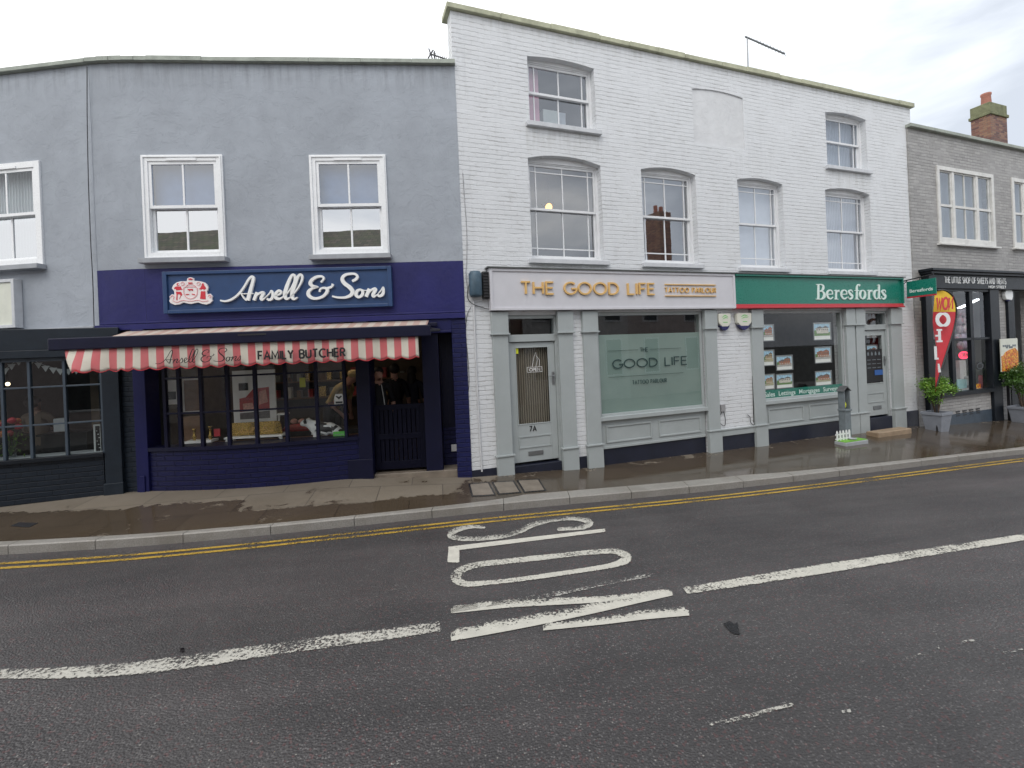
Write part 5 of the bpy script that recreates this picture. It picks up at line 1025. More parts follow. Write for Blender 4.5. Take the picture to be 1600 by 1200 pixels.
t.part('white_lettering', lt, 'letter_white', F_)
# plants in square tapered planters
def planter(F, u, n, z0, w_, h, lab, px_c, mat, nl, rad, stems, zc):
    t = Thing('potted_plant', lab, 'potted plant', F, (u, -n, z0), 'planters outside the sweet shop')
    w2 = w_*.72; k_ = MB(); P0 = [(u-w2/2, -n-w2/2), (u+w2/2, -n-w2/2), (u+w2/2, -n+w2/2), (u-w2/2, -n+w2/2)]; P1 = [(u-w_/2, -n-w_/2), (u+w_/2, -n-w_/2), (u+w_/2, -n+w_/2), (u-w_/2, -n+w_/2)]
    def sc(P, f): return [(u+(a-u)*f, -n+(b2+n)*f) for a, b2 in P]
    k_.grid([[(a, b2, z0) for a, b2 in P0], [(a, b2, z0+h*.86) for a, b2 in P1], [(a, b2, z0+h*.86) for a, b2 in sc(P1, 1.08)], [(a, b2, z0+h) for a, b2 in sc(P1, 1.08)], [(a, b2, z0+h) for a, b2 in sc(P1, .95)], [(a, b2, z0+h*.86) for a, b2 in sc(P1, .93)]], close=True)
    t.part('pot', k_, 'pot_grey', bevel=.006); m = MB(); m.face([(a, b2, z0+h*.9) for a, b2 in sc(P1, .94)]); t.part('soil', m, 'soil')
    sm = MB()
    for i in range(stems):
        a = 6.28*i/stems+.4; sm.tube([(u+.02*math.cos(a), -n+.02*math.sin(a), z0+h*.88), (u+.06*math.cos(a), -n+.06*math.sin(a), z0+h+.15), (u+rad*.5*math.cos(a), -n+rad*.5*math.sin(a), zc)], [.018, .014, .008], seg=6)
    t.part('stem', sm, 'bark'); lf = MB(); cl = [(random.gauss(0, rad*.52), random.gauss(0, rad*.45), random.gauss(0, rad*.40)) for _ in range(26)]
    for i in range(nl):
        c = random.choice(cl); p = Vector((u+c[0]+random.gauss(0, rad*.20), -n+c[1]+random.gauss(0, rad*.20), zc+c[2]+random.gauss(0, rad*.16)))
        d = Vector((random.uniform(-1, 1), random.uniform(-1, 1), random.uniform(-.3, .9))).normalized(); s_ = d.cross(Vector((random.uniform(-1, 1), random.uniform(-1, 1), random.uniform(-1, 1)))).normalized()*random.uniform(.010, .018); ln_ = random.uniform(.035, .06)
        lf.face([p, p+d*ln_*.5+s_, p+d*ln_, p+d*ln_*.5-s_])
    t.part('foliage', lf, mat); return t
u1, _ = FS.at(1463, 640, .42); planter(FS, u1, .42, -2.20, .39, .50, 'leafy light green shrub in a grey square planter beside the red flag', 0, 'leaf', 4800, .29, 5, FS.at(1465, 606, .42)[1])
u1, _ = FS.at(1599, 640, .42); planter(FS, u1, .42, -2.36, .42, .50, 'dark green shrub in a grey planter at the right edge of the photo', 0, 'leaf_dark', 4800, .34, 5, FS.at(1595, 592, .42)[1])
a, b2, z0, z1 = U2(FS, 1564, 529, 1591, 580, .2); t = Thing('poster_board', 'tall cream poster board with an orange flower picture on a post', 'poster board', FS, ((a+b2)/2, -.2, -2.3)); t.part('board', BX(a, b2, -.20, -.18, z0, z1), 'poster_cream', bevel=.004); t.part('post', BX((a+b2)/2-.03, (a+b2)/2+.03, -.18, -.12, -2.35, z1-.1), 'dark_steel')
fm = MB().prism([(a+.01, z0+.01), (b2-.01, z0+.01), (b2-.01, z0+.50), (b2-.15, z0+.60), ((a+b2)/2, z0+.56), (a+.2, z0+.50), (a+.1, z0+.42), (a+.01, z0+.40)], -.205, -.2); t.part('flower_picture', fm, 'flowers')
tx = MB()
for i, (z, x0, x1) in enumerate([(z1-.18, .12, .9), (z1-.22, .3, .7), (z1-.48, .2, .85), (z1-.53, .35, .6)]): 
    for j_ in range(7):
        if random.random() < .85: xx = a+(b2-a)*(x0+(x1-x0)*j_/7); tx.box(xx, xx+(b2-a)*(x1-x0)/9, -.204, -.2, z-.03, z+.02)
t.part('small_print', tx, 'post_grey')

# ================================================================== INSIDE THE WINDOWS
def BI(x0, y0, x1, y1, d, F=FB): return U2(F, x0, y0, x1, y1, -d)
def boxy(name, lab, cat, F, rc, d, th, mat, group=None, bevel=.004):
    a, b2, z0, z1 = BI(*rc, d, F); return solo(name, BX(a, b2, d, d+th, z0, z1), mat, F, ((a+b2)/2, d+th/2, z0), lab, cat, group, bevel=bevel)
# butcher
for x in (-3.9, -2.2, -.9):
    pass
t = Thing('ceiling_light', 'fluorescent tube lamp on the butcher shop ceiling behind the window', 'lamp', FB, (-3.2, 1.5, .66)); t.part('fitting', BX(-4.3, -1.9, .86, .94, .64, .71), 'upvc'); t.part('tube', MB().tube([(-4.2, .9, .62), (-2.0, .9, .62)], .02), 'tube_shop')
a, b2, z0, z1 = BI(364, 588, 431, 662, .42); t = Thing('meat_poster', 'large framed meat poster standing in the middle of the butcher window', 'poster', FB, ((a+b2)/2, .42, z0)); t.part('frame', BX(a, b2, .42, .45, z0, z1+.1), 'paper', bevel=.004)
m = MB(); x0, x1 = a+.1, b2-.1; yq = .415
m.prism([(x0, z0+.08), (x1, z0+.08), (x1, z0+.20), (x0, z0+.18)], yq, .42, 'pic_roof_dark'); m.prism([(x0, z0+.2), (x1, z0+.22), (x1, z1-.18), (x0+.22, z1-.2), (x0+.1, z1-.33), (x0, z1-.35)], yq, .42, 'meat'); m.prism([(x0+.06, z0+.22), (x0+.22, z0+.24), (x0+.2, z0+.34), (x0+.05, z0+.33)], yq-.002, .42, 'meat_pale'); m.prism([(x1-.16, z0+.3), (x1-.02, z0+.34), (x1-.05, z1-.22), (x1-.15, z1-.25)], yq-.002, .42, 'meat_pale'); t.part('picture', m, 'meat')
t.part('black_label', BX(a+.10, a+.24, .413, .42, z1-.22, z1-.10), 'black')
a, b2, z0, z1 = BI(261, 594, 277, 632, .35); t = Thing('wall_poster', 'narrow white notice with a dark label at the left of the butcher window', 'poster', FB, ((a+b2)/2, .35, z0)); t.part('sheet', BX(a, b2, .35, .36, z0, z1), 'paper'); t.part('label', BX(a+.02, b2-.02, .34, .35, z0+.08, z0+.2), 'shop_black')
a, b2, z0, z1 = BI(284, 590, 316, 646, .5); t = Thing('picture_panel', 'brown picture in a pale frame behind the second window bay of the butcher', 'picture', FB, ((a+b2)/2, .5, z0)); t.part('frame', MB().frame(a, b2, .49, .52, z0, z1, .04), 'paper'); t.part('picture', BX(a+.04, b2-.04, .5, .51, z0+.04, z1-.04), 'interior_wood')
# gold display tray on white cabriole legs
a, b2, z0, z1 = BI(351, 662, 442, 684, .12); t = Thing('display_tray', 'gold embossed display tray on white cabriole legs in the butcher window', 'display stand', FB, ((a+b2)/2, .2, -1.20))
tz_ = z0; m = MB(); m.prism([(a+.04, tz_+.04), (b2-.02, tz_+.04), (b2-.06, z1+.02), (a+.08, z1+.02)], .16, .19); t.part('gold_panel', m, 'brass'); t.part('tray', BX(a, b2, .08, .40, tz_, tz_+.03), 'paper', bevel=.006)
m = MB(); 
for i, p in enumerate(allp): m.ribbon([(a+.14+(q[0]-min(xs))*(b2-a-.3)/(max(xs)-min(xs)), tz_+.075+(q[1]-min(zs_))*.085/(max(zs_)-min(zs_)), .008) for q in p], .152-.0002*i, .16)
t.part('raised_lettering', m, 'gold')
for x in (a+.05, b2-.05):
    for yy_ in (.12, .36): t.part('leg', MB().tube([(x, yy_, tz_), (x+(.03 if x > a+.2 else -.03), yy_, tz_-.04), (x, yy_, tz_-.10), (x+(.02 if x > a+.2 else -.02), yy_, -1.20)], [.03, .022, .013, .02], seg=8), 'paper')
a, b2, z0, z1 = BI(433, 646, 448, 690, .35); t = Thing('white_stand', 'narrow white stand with legs to the right of the gold tray', 'display stand', FB, ((a+b2)/2, .4, -1.2)); t.part('top', BX(a, b2, .3, .5, z1-.02, z1), 'paper')
for x in (a+.02, b2-.02): t.part('leg', MB().tube([(x, .4, z1), (x-.01, .4, (z1-1.2)/2), (x+.01, .4, -1.2)], [.02, .012, .018], seg=8), 'paper')
boxy('book', 'dark brown books stacked upright behind the brass candlestick', 'books', FB, (286, 651, 313, 689), .3, .15, 'interior_wood')
boxy('red_card', 'small red card in the third bay of the butcher window', 'card', FB, (334, 670, 344, 682), .15, .01, 'red_sign')
for x, y, lab in ((303.5, 676, 'brass candlestick in the second bay of the butcher window'), (328.5, 672, 'brass candlestick left of the red card in the butcher window')):
    u_, z_ = FB.at(x, y, -.2); solo('candlestick', MB().lathe(u_, .2, [(0, -1.2), (.05, -1.2), (.05, -1.18), (.015, -1.15), (.02, -1.08), (.035, -1.05), (.015, -1.02), (.02, z_+.04), (.035, z_+.06), (0, z_+.06)]), 'brass', FB, (u_, .2, -1.2), lab, 'candlestick')
boxy('white_tray', 'white tray under the candlesticks on the butcher window shelf', 'tray', FB, (287, 689, 330, 693), .12, .22, 'paper')
boxy('price_tag', 'yellow tag hanging in the sixth bay of the butcher window', 'tag', FB, (468, 590, 477, 605), .6, .01, 'paper_yellow', bevel=0)
a, b2, z0, z1 = BI(523, 615, 538, 632, .02); t = Thing('window_sticker', 'white heart shaped sticker on the right pane of the butcher window', 'sticker', FB, ((a+b2)/2, .0, z0)); m_ = (a+b2)/2; t.part('sticker', MB().prism([(a, z0), (b2, z0), (b2, z1-.06), (m_+.05, z1), (m_-.05, z1), (a, z1-.06)], -.012, -.008), 'paper'); t.part('heart', MB().prism([(m_, z0+.08), (m_+.05, z0+.13), (m_+.03, z1-.03), (m_, z1-.05), (m_-.03, z1-.03), (m_-.05, z0+.13)], -.014, -.012), 'black'); t.part('caption', BX(a+.02, b2-.02, -.014, -.012, z0+.02, z0+.05), 'black')
a, b2, z0, z1 = BI(521, 674, 541, 683, .06); t = Thing('price_label', 'bright green price label at the lower right of the butcher window', 'label', FB, ((a+b2)/2, .05, z0)); t.part('card', BX(a, b2, .05, .06, z0, z1), 'card_green'); m = MB()
for i in range(5): m.box(a+.02+i*.03, a+.04+i*.03, .046, .05, z0+.035, z0+.05)
t.part('print', m, 'sage_dark')
for i, (x0, x1, lab) in enumerate(((454, 464, 'pink meat joint left of the pair on the butcher shelf'), (466, 477, 'pink meat joint nearer the cow figure'))):
    a, b2, z0, z1 = BI(x0, 654, x1, 662, .5); solo('meat_joint', MB().blob(((a+b2)/2, .5, (z0+z1)/2), (b2-a)/2, .08, (z1-z0)/2, j=.08), 'meat_pale', FB, ((a+b2)/2, .5, z0), lab, 'meat', 'meat in the butcher window')
a, b2, z0, z1 = BI(443, 660, 478, 676, .62); t = Thing('meat_counter', 'dark low counter with meat behind the butcher window', 'counter', FB, ((a+b2)/2, .7, -1.75)); t.part('cabinet', BX(a-.6, b2+1.0, .72, 1.2, -1.75, z0), 'interior_dark'); t.part('meat_display', MB().blob(((a+b2)/2, .86, z0+.04), .3, .12, .08, j=.15), 'meat')
for i, (y_, lab) in enumerate(((596, 'upper wooden wall shelf with goods inside the butcher shop'), (622, 'lower wooden wall shelf with goods inside the butcher shop'))):
    z_ = FB.at(468, y_, -3.2)[1]; t = Thing('wall_shelf', lab, 'shelf', FB, (-3.2, 3.3, z_), 'shelves on the back wall of the butcher shop'); t.part('board', BX(-5.2 if i else -4.7, -1.2, 3.2, 3.58, z_-.03, z_), 'interior_wood')
    for j_ in range(14):
        x = -4.5+j_*.23+random.uniform(-.04, .04); hh_ = random.uniform(.1, .26); t.part('goods', BX(x, x+random.uniform(.08, .17), 3.25, 3.4, z_, z_+hh_), random.choice(['house_p' if False else 'shelf_goods', 'interior_wood', 'meat', 'paper', 'brass', 'sage_dark']), bevel=.01)
# figures
def person(F, u, y, z, face, name_lab, top, legs, hair, lean=0., h=1.72, arm='down', apron=None, bald=False, skin='skin', sc=1.):
    k = h/1.72; c, s_ = math.cos(face), math.sin(face)
    def tf(p):
        x, yy, zz = p; x *= k; yy *= k; zz *= k
        if zz > .95*k: d = zz-.95*k; yy2 = yy*math.cos(lean)-d*math.sin(lean); zz = .95*k+d*math.cos(lean)+yy*math.sin(lean); yy = yy2
        return (x*c-yy*s_, x*s_+yy*c, zz)
    V = [('pel', (0, 0, .95), .135, 'L'), ('sp', (0, 0, 1.10), .125, 'T'), ('ch', (0, .0, 1.28), .145, 'T'), ('nk0', (0, 0, 1.43), .075, 'T'), ('nk', (0, -.005, 1.50), .052, 'S'), ('hd', (0, -.015, 1.585), .078, 'S'), ('hd2', (0, -.01, 1.665), .082, 'S'), ('hd3', (0, .0, 1.71), .045, 'S'), ('nose', (0, -.105, 1.60), .014, 'S'), ('chin', (0, -.065, 1.535), .03, 'S')]
    E_ = [('pel', 'sp'), ('sp', 'ch'), ('ch', 'nk0'), ('nk0', 'nk'), ('nk', 'hd'), ('hd', 'hd2'), ('hd2', 'hd3'), ('hd', 'nose'), ('hd', 'chin')]
    for sg_, a in ((-1, 'l'), (1, 'r')):
        el = {'down': (.24*sg_, .03, 1.12), 'front': (.24*sg_, -.06, 1.14), 'up': (.25*sg_, -.1, 1.2)}[arm]; wr = {'down': (.25*sg_, -.05, .88), 'front': (.12*sg_, -.30, 1.08), 'up': (.14*sg_, -.32, 1.28)}[arm]
        hv = (Vector(wr)-Vector(el)).normalized(); ha = Vector(wr)+hv*.08; V += [('sh'+a, (.17*sg_, 0, 1.40), .065, 'T'), ('el'+a, el, .045, 'T'), ('wr'+a, wr, .028, 'S'), ('ha'+a, tuple(ha), .036, 'S')]
        E_ += [('nk0', 'sh'+a), ('sh'+a, 'el'+a), ('el'+a, 'wr'+a), ('wr'+a, 'ha'+a)]
        side = Vector((0, 0, 1)).cross(hv).normalized() if abs(hv.z) < .9 else Vector((0, 1, 0))
        for q, (of, ln_) in enumerate(((-.03, .065), (-.01, .08), (.01, .075), (.03, .06))):
            tp = ha+side*of*1.3+hv*ln_+Vector((0, 0, -.012)); V.append(('f%s%d' % (a, q), tuple(tp), .0085, 'S')); E_.append(('ha'+a, 'f%s%d' % (a, q)))
        tp = Vector(wr)+hv*.05-side*.055*sg_; V.append(('t'+a, tuple(tp), .010, 'S')); E_.append(('ha'+a, 't'+a))
        V += [('hip'+a, (.09*sg_, 0, .88), .10, 'L'), ('kn'+a, (.10*sg_, -.02, .50), .062, 'L'), ('an'+a, (.105*sg_, .02, .09), .042, 'L'), ('to'+a, (.115*sg_, -.14, .035), .036, 'B')]
        E_ += [('pel', 'hip'+a), ('hip'+a, 'kn'+a), ('kn'+a, 'an'+a), ('an'+a, 'to'+a)]
    idx = {v[0]: i for i, v in enumerate(V)}; P = [tf(v[1]) for v in V]
    me = bpy.data.meshes.new('b'); bm_ = bmesh.new(); ly = bm_.verts.layers.skin.verify(); vs = []
    for v, p in zip(V, P): q = bm_.verts.new(p); q[ly].radius = (v[2]*k, v[2]*k); q[ly].use_root = v[0] == 'pel'; vs.append(q)
    for a, b2 in E_: bm_.edges.new((vs[idx[a]], vs[idx[b2]]))
    bm_.to_mesh(me); bm_.free(); ob = bpy.data.objects.new('b', me); col.objects.link(ob); ob.modifiers.new('s', 'SKIN').use_smooth_shade = True; sb = ob.modifiers.new('d', 'SUBSURF'); sb.levels = 2; sb.render_levels = 2
    dg = bpy.context.evaluated_depsgraph_get(); dg.update(); bmh = bpy.data.meshes.new_from_object(ob.evaluated_get(dg)); bpy.data.objects.remove(ob); bmh.name = 'body'
    ml = [('T', top), ('L', legs), ('S', skin), ('B', 'black')]
    bmh.materials.clear()
    for _, q in ml: bmh.materials.append(M[q])
    km = {q[0]: i for i, q in enumerate(ml)}; segs = []
    for a, b2 in E_:
        tag_ = V[idx[b2]][3]; segs.append((Vector(P[idx[a]]), Vector(P[idx[b2]]), tag_))
    for p in bmh.polygons:
        c_ = p.center; best = min(segs, key=lambda sg2: (lambda a, b2: (c_-(a+(b2-a)*max(0, min(1, (c_-a).dot(b2-a)/max(1e-9, (b2-a).length_squared))))).length)(sg2[0], sg2[1])); p.material_index = km[best[2]]; p.use_smooth = True
    t = Thing('person', name_lab, 'person', F, (u, y, z)); o = bpy.data.objects.new('body', bmh); col.objects.link(o); o.parent = t.o
    if not bald:
        hm = MB(); hp_ = tf((0, .02, 1.66)); hm.blob((0, 0, 0), .098*k, .105*k, .10*k, j=.05, seg=14, rings=10); hm.v = [(a*c-b2*s_+hp_[0], a*s_+b2*c+hp_[1], zz+hp_[2]) for a, b2, zz in [((x), (yv_ if zz2 > -.02 or yv_ > 0 else yv_*.2+.03), zz2) for x, yv_, zz2 in hm.v]]
        if hair == 'long': lp = tf((0, .06, 1.52)); hm.blob(lp, .085, .06, .15, j=.05)
        ho = hm.build('hair', t.o, (0, 0, 0), 'hair_dark' if not hair.startswith('hat') else 'hat_cream')
    else:
        hm = MB(); hp_ = tf((0, 0.01, 1.695)); hm.blob(hp_, .095, .10, .075, seg=14, rings=10); hm.build('cap', t.o, (0, 0, 0), 'hat_cream')
    return t
zf = -1.75
uu, zz = FB.at(508, 600, -.95); t = person(FB, uu-.02, 1.35, -1.78, R(62), 'butcher in a cream coat and cap bending forward behind the window', 'cloth_cream', 'trouser', 'hat', lean=.75, h=1.80, arm='front', bald=True)
uu, _ = FB.at(591, 600, -.45); t = person(FB, uu, .50, zf, R(20), 'person in black with a white lanyard just behind the stable door', 'cloth_black', 'cloth_black', 'short', h=1.62, bald=False)
lan = MB().tube([(.06, -.10, 1.36), (.10, -.165, 1.15), (.11, -.16, 1.02)], .006, seg=6); lan.build('lanyard', t.o, (0, 0, 0), 'paper')
uu, _ = FB.at(616, 600, -1.0); person(FB, uu, 1.05, zf, R(200), 'person in dark clothes seen from behind in the middle of the butcher doorway', 'cloth_black', 'cloth_black', 'short', h=1.66)
uu, _ = FB.at(643, 600, -1.1); person(FB, uu, 1.25, zf, R(170), 'person with long dark hair seen from behind at the right of the butcher doorway', 'cloth_navy', 'cloth_black', 'long', h=1.60)
# pale panel on the wall inside the doorway
boxy('wall_board', 'pale board on the wall inside the butcher doorway', 'board', FB, (612, 582, 668, 630), 2.6, .03, 'interior_wall')
# cow figure: black and white, lying on the shelf
def cow():
    u_, z_ = FB.at(505, 676, -.16); z_ = -1.19; t = Thing('cow_figure', 'black and white model cow lying on the shelf of the butcher window', 'figurine', FB, (u_, .16, z_))
    V = [((-.02, 0, .16), .10), ((.14, 0, .17), .11), ((.27, .0, .14), .085), ((-.13, 0, .20), .085), ((-.20, -.01, .27), .055), ((-.25, -.02, .30), .055), ((-.33, -.03, .24), .033), ((-.22, -.09, .335), .014), ((-.22, .07, .335), .014), ((-.10, -.05, .06), .035), ((-.15, -.06, .02), .022), ((-.02, -.08, .02), .018), ((.25, -.06, .05), .045), ((.15, -.09, .02), .022), ((.33, 0, .10), .01), ((.33, -.02, .02), .008)]
    E_ = [(0, 1), (1, 2), (0, 3), (3, 4), (4, 5), (5, 6), (5, 7), (5, 8), (3, 9), (9, 10), (10, 11), (2, 12), (12, 13), (2, 14), (14, 15)]
    me = bpy.data.meshes.new('b'); bm_ = bmesh.new(); ly = bm_.verts.layers.skin.verify(); vs = []
    for i, (p, r_) in enumerate(V): q = bm_.verts.new(p); q[ly].radius = (r_, r_); q[ly].use_root = i == 0; vs.append(q)
    for a, b2 in E_: bm_.edges.new((vs[a], vs[b2]))
    bm_.to_mesh(me); bm_.free(); ob = bpy.data.objects.new('b', me); col.objects.link(ob); ob.modifiers.new('s', 'SKIN').use_smooth_shade = True; ob.modifiers.new('d', 'SUBSURF').render_levels = 2; ob.modifiers['d'].levels = 2
    dg = bpy.context.evaluated_depsgraph_get(); dg.update(); bmh = bpy.data.meshes.new_from_object(ob.evaluated_get(dg)); bpy.data.objects.remove(ob); bmh.name = 'body'; bmh.materials.clear(); bmh.materials.append(M['letter_white']); bmh.materials.append(M['black'])
    for p in bmh.polygons:
        c = p.center; x, z = c.x, c.z; blk = (x > -.08 and z > .10 and noise.noise(c*7) > -.18 and not (.05 < x < .26 and z > .2)) or (-.27 < x < -.22 and z > .27 and c.y < 0) or (x < -.19 and z > .345); p.material_index = 1 if blk else 0; p.use_smooth = True
    o = bpy.data.objects.new('body', bmh); col.objects.link(o); o.parent = t.o; o.location = (0, 0, -.005)
cow()
# left shop interior
def LI(px, py, d): u, z = FL2.at(px, py, -d); return u, d, z
st = [(-22, 552), (0, 580), (14, 572), (28, 562), (42, 557), (60, 567), (80, 574), (98, 577), (118, 576), (130, 574)]; P = spline([LI(x, y, .12) for x, y in st], sub=5)
t = Thing('bunting', 'string of pale triangular bunting flags hung inside the dark shop window', 'bunting', FL2, P[-1]); t.part('string', MB().tube(P, .004, seg=5), 'letter_white')
for x, y in ((-14, 564), (-3, 580), (8, 577), (18, 570), (29, 563), (49, 562), (60, 568), (71, 573), (83, 576), (94, 578), (107, 578), (119, 577)):
    u, d, z = LI(x, y, .115); m = MB(); m.face([(u-.048, d, z+.012), (u, d, z-.075), (u+.048, d, z+.012)]); t.part('flag', m, 'letter_white')
person(FL2, FL2.at(62, 640, -.9)[0], .95, -1.98, R(175), 'person with dark hair in a beige top sitting inside the dark shop window', 'cloth_beige', 'trouser', 'short', h=1.66, arm='front', lean=-.25)
u, d, z = LI(17, 700, .22); t = Thing('flower_vase', 'glass vase of red and orange flowers inside the left shop window', 'vase', FL2, (u, d, -1.155)); t.part('vase', MB().lathe(u, d, [(0, -1.153), (.05, -1.153), (.06, -1.1), (.045, -.98), (.055, -.92)]), 'glass'); sm = MB()
for i in range(9): a = i*.7; sm.tube([(u, d, -1.14), (u+.10*math.cos(a), d+.06*math.sin(a), -.80)], .005, seg=5)
t.part('stem', sm, 'leaf_dark'); 
for i in range(7): a = i*.9; t.part('flower', MB().blob((u+.12*math.cos(a)-.02, d+.07*math.sin(a), -.72+.10*math.sin(i*2.3)), .05, .05, .045, j=.2), 'flowers' if i % 2 else 'red')
lv = MB()
for i in range(120):
    p = Vector((u+random.gauss(0, .09), d+random.gauss(0, .05), -.92+random.gauss(0, .09))); q = Vector((random.gauss(0, 1), random.gauss(0, 1), random.gauss(0, 1))).normalized(); r_ = q.cross(Vector((0, 0, 1))).normalized()*.012; lv.face([p, p+q*.03+r_, p+q*.06, p+q*.03-r_])
t.part('leaves', lv, 'leaf')
a, b2, z0, z1 = U2(FL2, 147, 663, 160, 711, -.12); t = Thing('menu_board', 'small blackboard in a white frame at the right end of the dark shop window', 'menu board', FL2, ((a+b2)/2, .12, z0)); t.part('frame', MB().frame(a, b2, .11, .13, z0, z1, .022), 'letter_white'); t.part('board', BX(a+.02, b2-.02, .115, .128, z0+.02, z1-.02), 'black'); m = MB()
for i in range(6): m.box(a+.035+.012*(i % 3), a+.045+.02*(i % 3), .11, .115, z1-.1-i*.05, z1-.09-i*.05)
t.part('chalk_marks', m, 'letter_white')
a, b2, z0, z1 = U2(FL2, 83, 654, 101, 675, -.5); solo('white_box', BX(a, b2, .5, .62, z0, z1), 'sill_white', FL2, ((a+b2)/2, .55, z0), 'small white box on a dark table inside the left shop window', 'box', bevel=.01)
a, b2, z0, z1 = U2(FL2, 60, 676, 140, 718, -.5); t = Thing('table', 'dark table behind the left shop window under the white box', 'table', FL2, ((a+b2)/2, .6, -1.9)); t.part('top', BX(a, b2, .45, .95, z1-.03, z1), 'shop_black'); t.part('apron', BX(a+.03, b2-.03, .5, .9, z1-.7, z1-.03), 'shop_black')
u, d, z = LI(12, 600, 1.4); t = Thing('pendant_lamp', 'small lit bulb hanging in the dark left shop', 'lamp', FL2, (u, d, z)); t.part('bulb', MB().blob((u, d, z), .03, .03, .03), 'bulb'); t.part('flex', MB().tube([(u, d, z+.03), (u, d, .58)], .004, seg=5), 'black')
# lamp and boxes upstairs in the white building
u, z = FW.at(857.5, 324, -1.3); t = Thing('pendant_lamp', 'warm lit lamp glowing behind the largest upstairs window of the white building', 'lamp', FW, (u, 1.3, z)); t.part('shade', MB().blob((u, 1.3, z), .07, .07, .075), 'lamp_warm'); t.part('flex', MB().tube([(u, 1.3, z+.07), (u, 1.3, 3.5)], .006, seg=5), 'black')
for i in range(5): a = i*1.256; t.part('arm', MB().tube([(u, 1.3, z+.1), (u+.12*math.cos(a), 1.3+.12*math.sin(a), z+.02), (u+.14*math.cos(a), 1.3+.14*math.sin(a), z+.08)], .008, seg=5), 'brass')
boxy('cardboard_box', 'cream box on the windowsill of the top left window of the white building', 'box', FW, (849, 172, 873, 197), .40, .2, 'poster_cream')
boxy('cardboard_box', 'taller pale box beside the cream box in the top left window', 'box', FW, (872, 176, 884, 200), .55, .2, 'blind_white')
# sweet shop window display
def SI(*rc, d): return U2(FS, *rc, -d)
a, b2, z0, z1 = SI(1494, 482, 1519, 546, d=.35); t = Thing('sweet_display', 'tall stand hung with pink and lilac bags of sweets in the sweet shop window', 'display stand', FS, ((a+b2)/2, .4, -2.2)); t.part('pole', MB().tube([((a+b2)/2, .45, -2.2), ((a+b2)/2, .45, z1)], .02), 'steel')
for i in range(5):
    for j_ in range(3): t.part('sweet_bag', MB().blob((a+(b2-a)*(j_+.5)/3+random.uniform(-.03, .03), .35+random.uniform(-.04, .04), z0+(z1-z0)*(i+.5)/5), (b2-a)/5.4, .06, (z1-z0)/9.5, j=.12), random.choice(['sweets', 'sweet_lilac', 'pink', 'sweets']))
a, b2, z0, z1 = SI(1496, 549, 1512, 561, d=.12); t = Thing('open_sign', 'red oval open sign in the sweet shop window', 'sign', FS, ((a+b2)/2, .1, z0)); m_ = (a+b2)/2; cz_ = (z0+z1)/2; t.part('panel', MB().prism([(m_+(b2-a)/2*math.cos(q*.3927), cz_+(z1-z0)/2*math.sin(q*.3927)) for q in range(16)], .09, .10), 'neon_red'); t.part('lettering', stroke_text(MB(), 'OPEN', a+.06, b2-.06, cz_-.05, cz_+.05, .02, .08, .09), 'pink')
boxy('white_tower', 'slim white stand below the red sign in the sweet shop window', 'display stand', FS, (1500, 563, 1510, 592), .35, .15, 'letter_white')
for i, (x0, x1, y0, y1, mt, lab) in enumerate(((1497, 1511, 593, 607, 'sweet_teal', 'pale teal box at the bottom of the sweet shop window'), (1515, 1521, 588, 602, 'letter_white', 'small white box right of the teal box in the sweet shop window'), (1538, 1548, 586, 606, 'pink', 'pink box at the right end of the sweet shop window'), (1526, 1533, 600, 608, 'flowers', 'small orange pack on the sweet shop windowsill'), (1480, 1488, 598, 608, 'sweet_lilac', 'lilac pack on the sweet shop windowsill behind the shrub'))):
    boxy('sweet_box', lab, 'box', FS, (x0, y0, x1, y1), .12, .12, mt, 'boxes in the sweet shop window')
a, b2, z0, z1 = SI(1525, 566, 1537, 578, d=-.06); m_ = (a+b2)/2; cz_ = (z0+z1)/2; t = Thing('window_sticker', 'round black sticker on the sweet shop window pane', 'sticker', FS, (m_, -.06, z0)); t.part('disc', MB().prism([(m_+(b2-a)/2*math.cos(q*.3), cz_+(z1-z0)/2*math.sin(q*.3)) for q in range(21)], -.062, -.058), 'black'); t.part('ring', MB().ribbon([(m_+(b2-a)*.36*math.cos(q*.5236), cz_+(z1-z0)*.36*math.sin(q*.5236), .012) for q in range(12)], -.064, -.062, closed=True), 'post_grey')
boxy('card_terminal', 'small grey screen high at the right of the sweet shop window', 'screen', FS, (1540, 534, 1549, 550), .08, .03, 'post_grey')
a = FS.at(1497, 483, -.5); b2 = FS.at(1529, 468, -.5); t = Thing('tube_lamp', 'lit fluorescent tube slanting behind the sweet shop window', 'lamp', FS, (a[0], .5, a[1])); t.part('tube', MB().tube([(a[0], .5, a[1]), (b2[0], .5, b2[1])], .018), 'tube'); t.part('fitting', MB().tube([(a[0], .54, a[1]+.03), (b2[0], .54, b2[1]+.03)], .02), 'upvc')
# estate agent office: desk and partition seen dimly
t = Thing('office_desk', 'brown office desk deep inside the estate agent window', 'desk', FW, (7.6, 1.8, -2.1)); t.part('top', BX(6.9, 8.4, 1.5, 2.2, -1.32, -1.28), 'interior_wood'); t.part('panel', BX(6.95, 8.35, 2.1, 2.14, -2.1, -1.32), 'interior_wood')

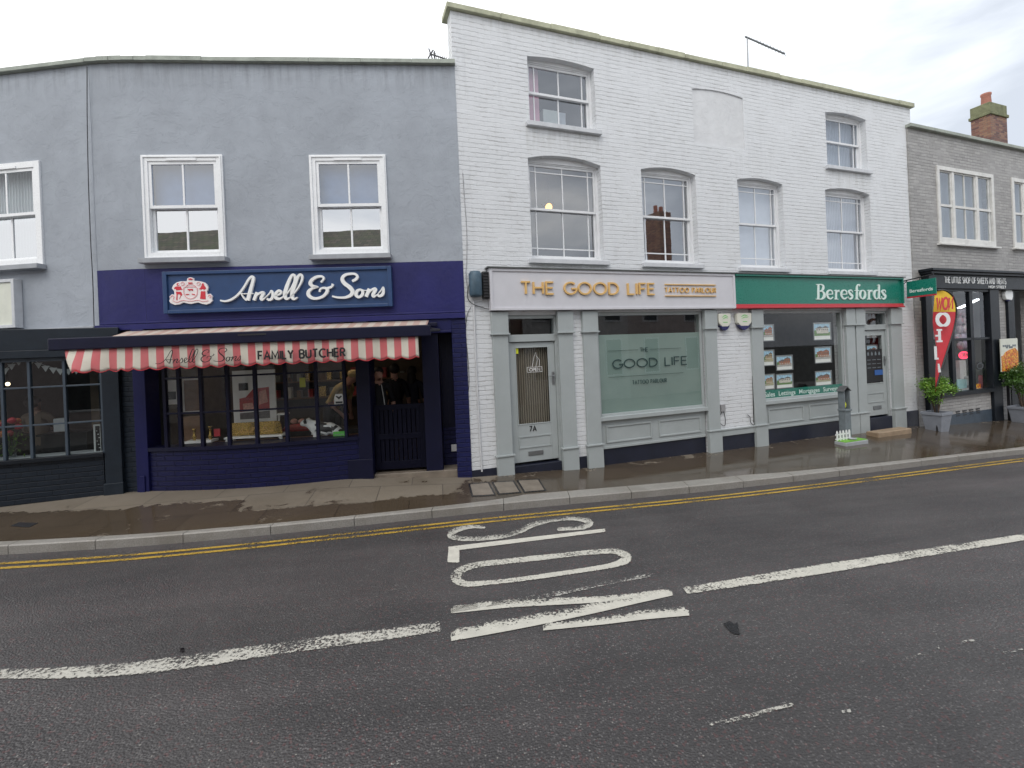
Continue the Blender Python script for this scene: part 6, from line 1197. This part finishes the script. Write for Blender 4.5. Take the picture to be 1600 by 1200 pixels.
# ================================================================== HOUSES ACROSS THE STREET (behind the camera, seen in the panes)
FO = Frame(0, -2.6, 9)
for i, (u0, u1, ev, rg, mt, ch_, lab) in enumerate([(-24, -14.5, 3.4, 5.85, 'opp_white', (-20,), 'white rendered house across the street, farthest left'), (-14.5, -6.5, 3.6, 6.1, 'opp_pink', (-7.2,), 'pinkish rendered house across the street, second from the left'), (-6.5, 1.2, 3.5, 5.85, 'opp_white', (.4,), 'white house with a mossy tiled roof directly behind the camera'), (1.2, 8.5, 2.8, 4.7, 'red_brick', (7.9,), 'red brick house across the street, right of the white one'), (8.5, 14.6, 2.7, 4.5, 'opp_white', (), 'low white house across the street beside the tall chimney'), (14.6, 24, 2.9, 4.8, 'opp_pink', (19.3,), 'pink house across the street with a tall brick chimney')]):
    t = Thing('opposite_house', lab, 'house', FO, ((u0+u1)/2, 0, -2.3), 'houses across the street'); t.part('wall', BX(u0+.003, u1-.003, -7, 0, -2.4, ev), mt)
    r_ = MB(); r_.grid([[(u0-.0, .3, ev-.1), (u1, .3, ev-.1)], [(u0, -3.5, rg), (u1, -3.5, rg)], [(u0, -7.3, ev-.1), (u1, -7.3, ev-.1)]]); 
    for x in (u0+.01, u1-.01): r_.face([(x, 0, ev), (x, -3.5, rg-.02), (x, -7, ev)])
    t.part('roof', r_, 'roof_tiles')
    for c in ch_:
        big = i == 5; C_ = t.part('chimney', BX(c-.45, c+.45, -2.2 if big else -4, -1.2 if big else -3, ev, rg+(3.0 if big else 1.3)), 'red_brick'); 
        for dx in (-.22, .22): t.part('chimney_pot', MB().lathe(c+dx, -1.7 if big else -3.5, [(.12, rg+1.2), (.14, rg+(3.0 if big else 1.3)), (.11, rg+(3.45 if big else 1.7))]), 'pot_clay', C_)
    n_w = 3
    for j_ in range(n_w):
        x = u0+(u1-u0)*(j_+.5)/n_w
        for z in (((-1.2, .6), (1.4, 2.7)) if ev > 2.5 else ((-1.0, .5),)):
            W_ = t.part('window', MB().frame(x-.55, x+.55, -.02, .05, z[0], z[1], .07), 'white_wood'); p = MB(); p.face([(x-.5, .01, z[0]), (x-.5, .01, z[1]), (x+.5, .01, z[1]), (x+.5, .01, z[0])]); t.part('pane', p, 'opp_window', W_)
